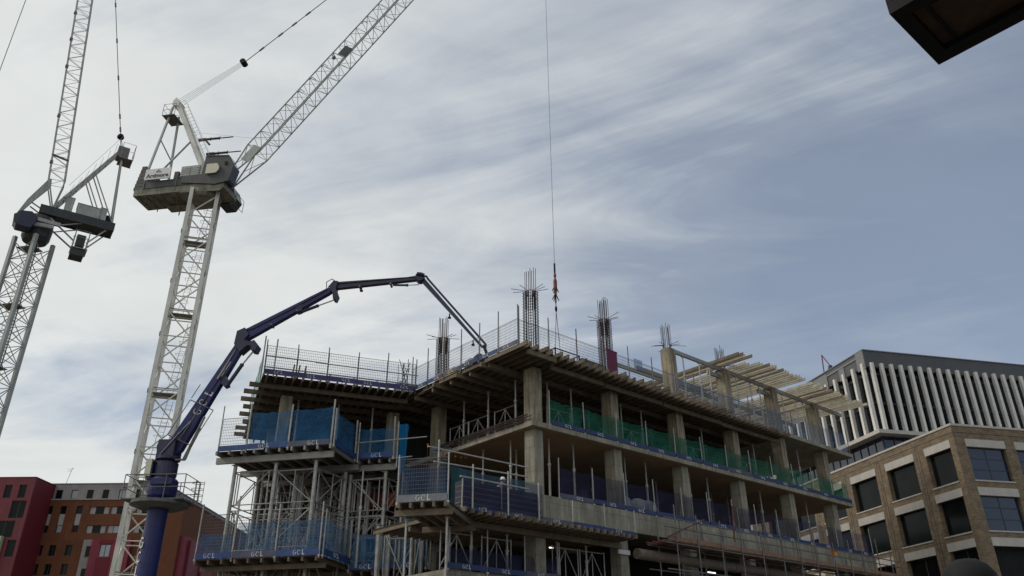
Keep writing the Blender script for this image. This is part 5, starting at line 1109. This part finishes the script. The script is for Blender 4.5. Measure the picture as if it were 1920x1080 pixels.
# ------------------------------------------------------------------ canopy overhead, and the building that carries it
cf = Frame((5.17, 7.37), 48.98)
cy = thing('canopy', 'dark overhead canopy corner with brown boarded underside, close above the camera', 'canopy', cf(0, 0, 8.31), cf.rz)
b = MB(); b.box(-1.24, 0, -.16, 0, 0, .16); b.box(-1.24, -1.06, -11.6, -.16, 0, .16); b.box(-.2, 0, -11.6, -.16, 0, .16); b.box(-1.24, 0, -11.6, 0, .165, .22); part(b, 'lower_frame', 'black', cy)
b = MB(); b.box(-1.055, -.205, -11.6, -.165, .08, .12); part(b, 'boarded_underside', 'brownwood', cy)
b = MB(); b.box(-1.02, -.24, -.33, -.29, .05, .079); b.box(-1.0, -.97, -11.5, -.33, .05, .079); part(b, 'trim', 'black', cy)
b = MB(); b.box(-1.55, 0.0, -11.6, -.06, .42, .6); b.box(-1.3, -.1, -11.6, -.2, .22, .42); part(b, 'upper_tray', 'black', cy)
for px_ in (-1.1, -.15): part(MB().tube((px_, -7.5, -8.31), (px_, -7.5, 0), .09, 12), 'post', 'black', cy)
cw = thing('brick_house', 'buff brick house behind the camera, carrying the overhead canopy', 'house', cf(0, -11.6, 0), cf.rz)
hw = [(-4.5+4*k, -2.7+4*k, z, z+2) for k in range(4) for z in (1.2, 4.6)]
b = MB(); wall_grid(b, -6, 10, 0, 11, hw, -.4, 0, 'x'); b.box(-6, 10, -6, -.41, 0, 11); part(b, 'wall', 'brick', cw)
for a, c, p, q in hw: w_ = window(cw, 'pane', a, c, p, q, 0, -.3, 'glass', (1, 1), 'x')

# ------------------------------------------------------------------ street lamp with dark globe, bottom right
L_ = thing('street_lamp', 'dark round globe street lamp at the bottom right edge', 'street lamp', (5.74, 10.62, 0), 0)
part(MB().tube((0, 0, 0), (0, 0, 2.36), .06, 12).tube((0, 0, 0), (0, 0, .8), .1, 12), 'pole', 'black', L_)
part(MB().lathe([(0.10, 2.40), (.22, 2.47), (.30, 2.60), (.33, 2.74), (.31, 2.88), (.235, 2.99), (.12, 3.06), (.02, 3.075)], 28), 'globe', 'black', L_, smooth=True)
part(MB().lathe([(.09, 2.32), (.13, 2.37), (.12, 2.42)], 14), 'globe_holder', 'frame', L_)

# ------------------------------------------------------------------ worker
def worker(loc, rz, label):
    t = thing('person', label, 'person', loc, rz)
    V = []; E_ = []; Rr = []
    def ch(pts, start=None):
        k = start
        for p, r in pts:
            V.append(p); Rr.append(r)
            if k is not None: E_.append((k, len(V)-1))
            k = len(V)-1
        return k
    pel = ch([((0, 0, .98), .14)])
    chest = ch([((0, -.04, 1.15), .14), ((0, -.12, 1.36), .16)], pel)
    neck = ch([((0, -.18, 1.50), .06), ((0, -.22, 1.58), .085), ((0, -.25, 1.70), .095)], chest)
    for s_ in (-1, 1):
        el = ch([((s_*.20, -.12, 1.42), .07), ((s_*.28, -.2, 1.16), .05), ((s_*.22, -.42, 1.05), .038)], chest)
        pm_ = ch([((s_*.2, -.50, 1.03), .03)], el)
        for f_ in range(4): ch([((s_*(.17+.02*f_), -.555-.01*(f_ in (1, 2)), 1.02), .009), ((s_*(.17+.02*f_), -.585-.012*(f_ in (1, 2)), .995), .008)], pm_)
        ch([((s_*.165, -.5, 1.015), .011), ((s_*.15, -.535, 1.0), .009)], pm_)
        ch([((s_*.1, 0, .92), .09), ((s_*.12, -.03, .5), .062), ((s_*.12, 0, .1), .045), ((s_*.13, -.15, .04), .045)], pel)
    me = bpy.data.meshes.new('body'); me.from_pydata(V, E_, [])
    o = bpy.data.objects.new('body', me); S.collection.objects.link(o); o.parent = t
    md = o.modifiers.new('skin', 'SKIN')
    for i, r in enumerate(Rr): me.skin_vertices[0].data[i].radius = (r, r)
    me.skin_vertices[0].data[0].use_root = True
    sb = o.modifiers.new('sub', 'SUBSURF'); sb.levels = 1; sb.render_levels = 1
    me.materials.append(K['skin'])
    part(MB().lathe([(.17, .95), (.19, 1.1), (.21, 1.3), (.17, 1.45), (.08, 1.52)], 14), 'jacket', 'cloth', t, (0, -.09, 0), 0, True)
    part(MB().tube((-.1, 0, .95), (-.12, -.02, .1), .105, 10, .075).tube((.1, 0, .95), (.12, -.02, .1), .105, 10, .075), 'trousers', 'trouser', t)
    part(MB().lathe([(.135, 0), (.14, .02), (.115, .03), (.11, .09), (.08, .14), (.02, .155)], 16), 'helmet', 'hat', t, (0, -.25, 1.72), 0, True)
    part(MB().box(-.05, -.02, -.012, 0, .05, .065).box(.02, .05, -.012, 0, .05, .065).box(-.012, .012, -.03, 0, .0, .045).box(-.03, .03, -.01, 0, -.04, -.03), 'face', 'skin', t, (0, -.335, 1.66))
worker(MAIN(-3.0, -.75, 8.5), MAIN.rz+R_(25), 'worker in white helmet and maroon jacket stooping behind the blue panel stack')
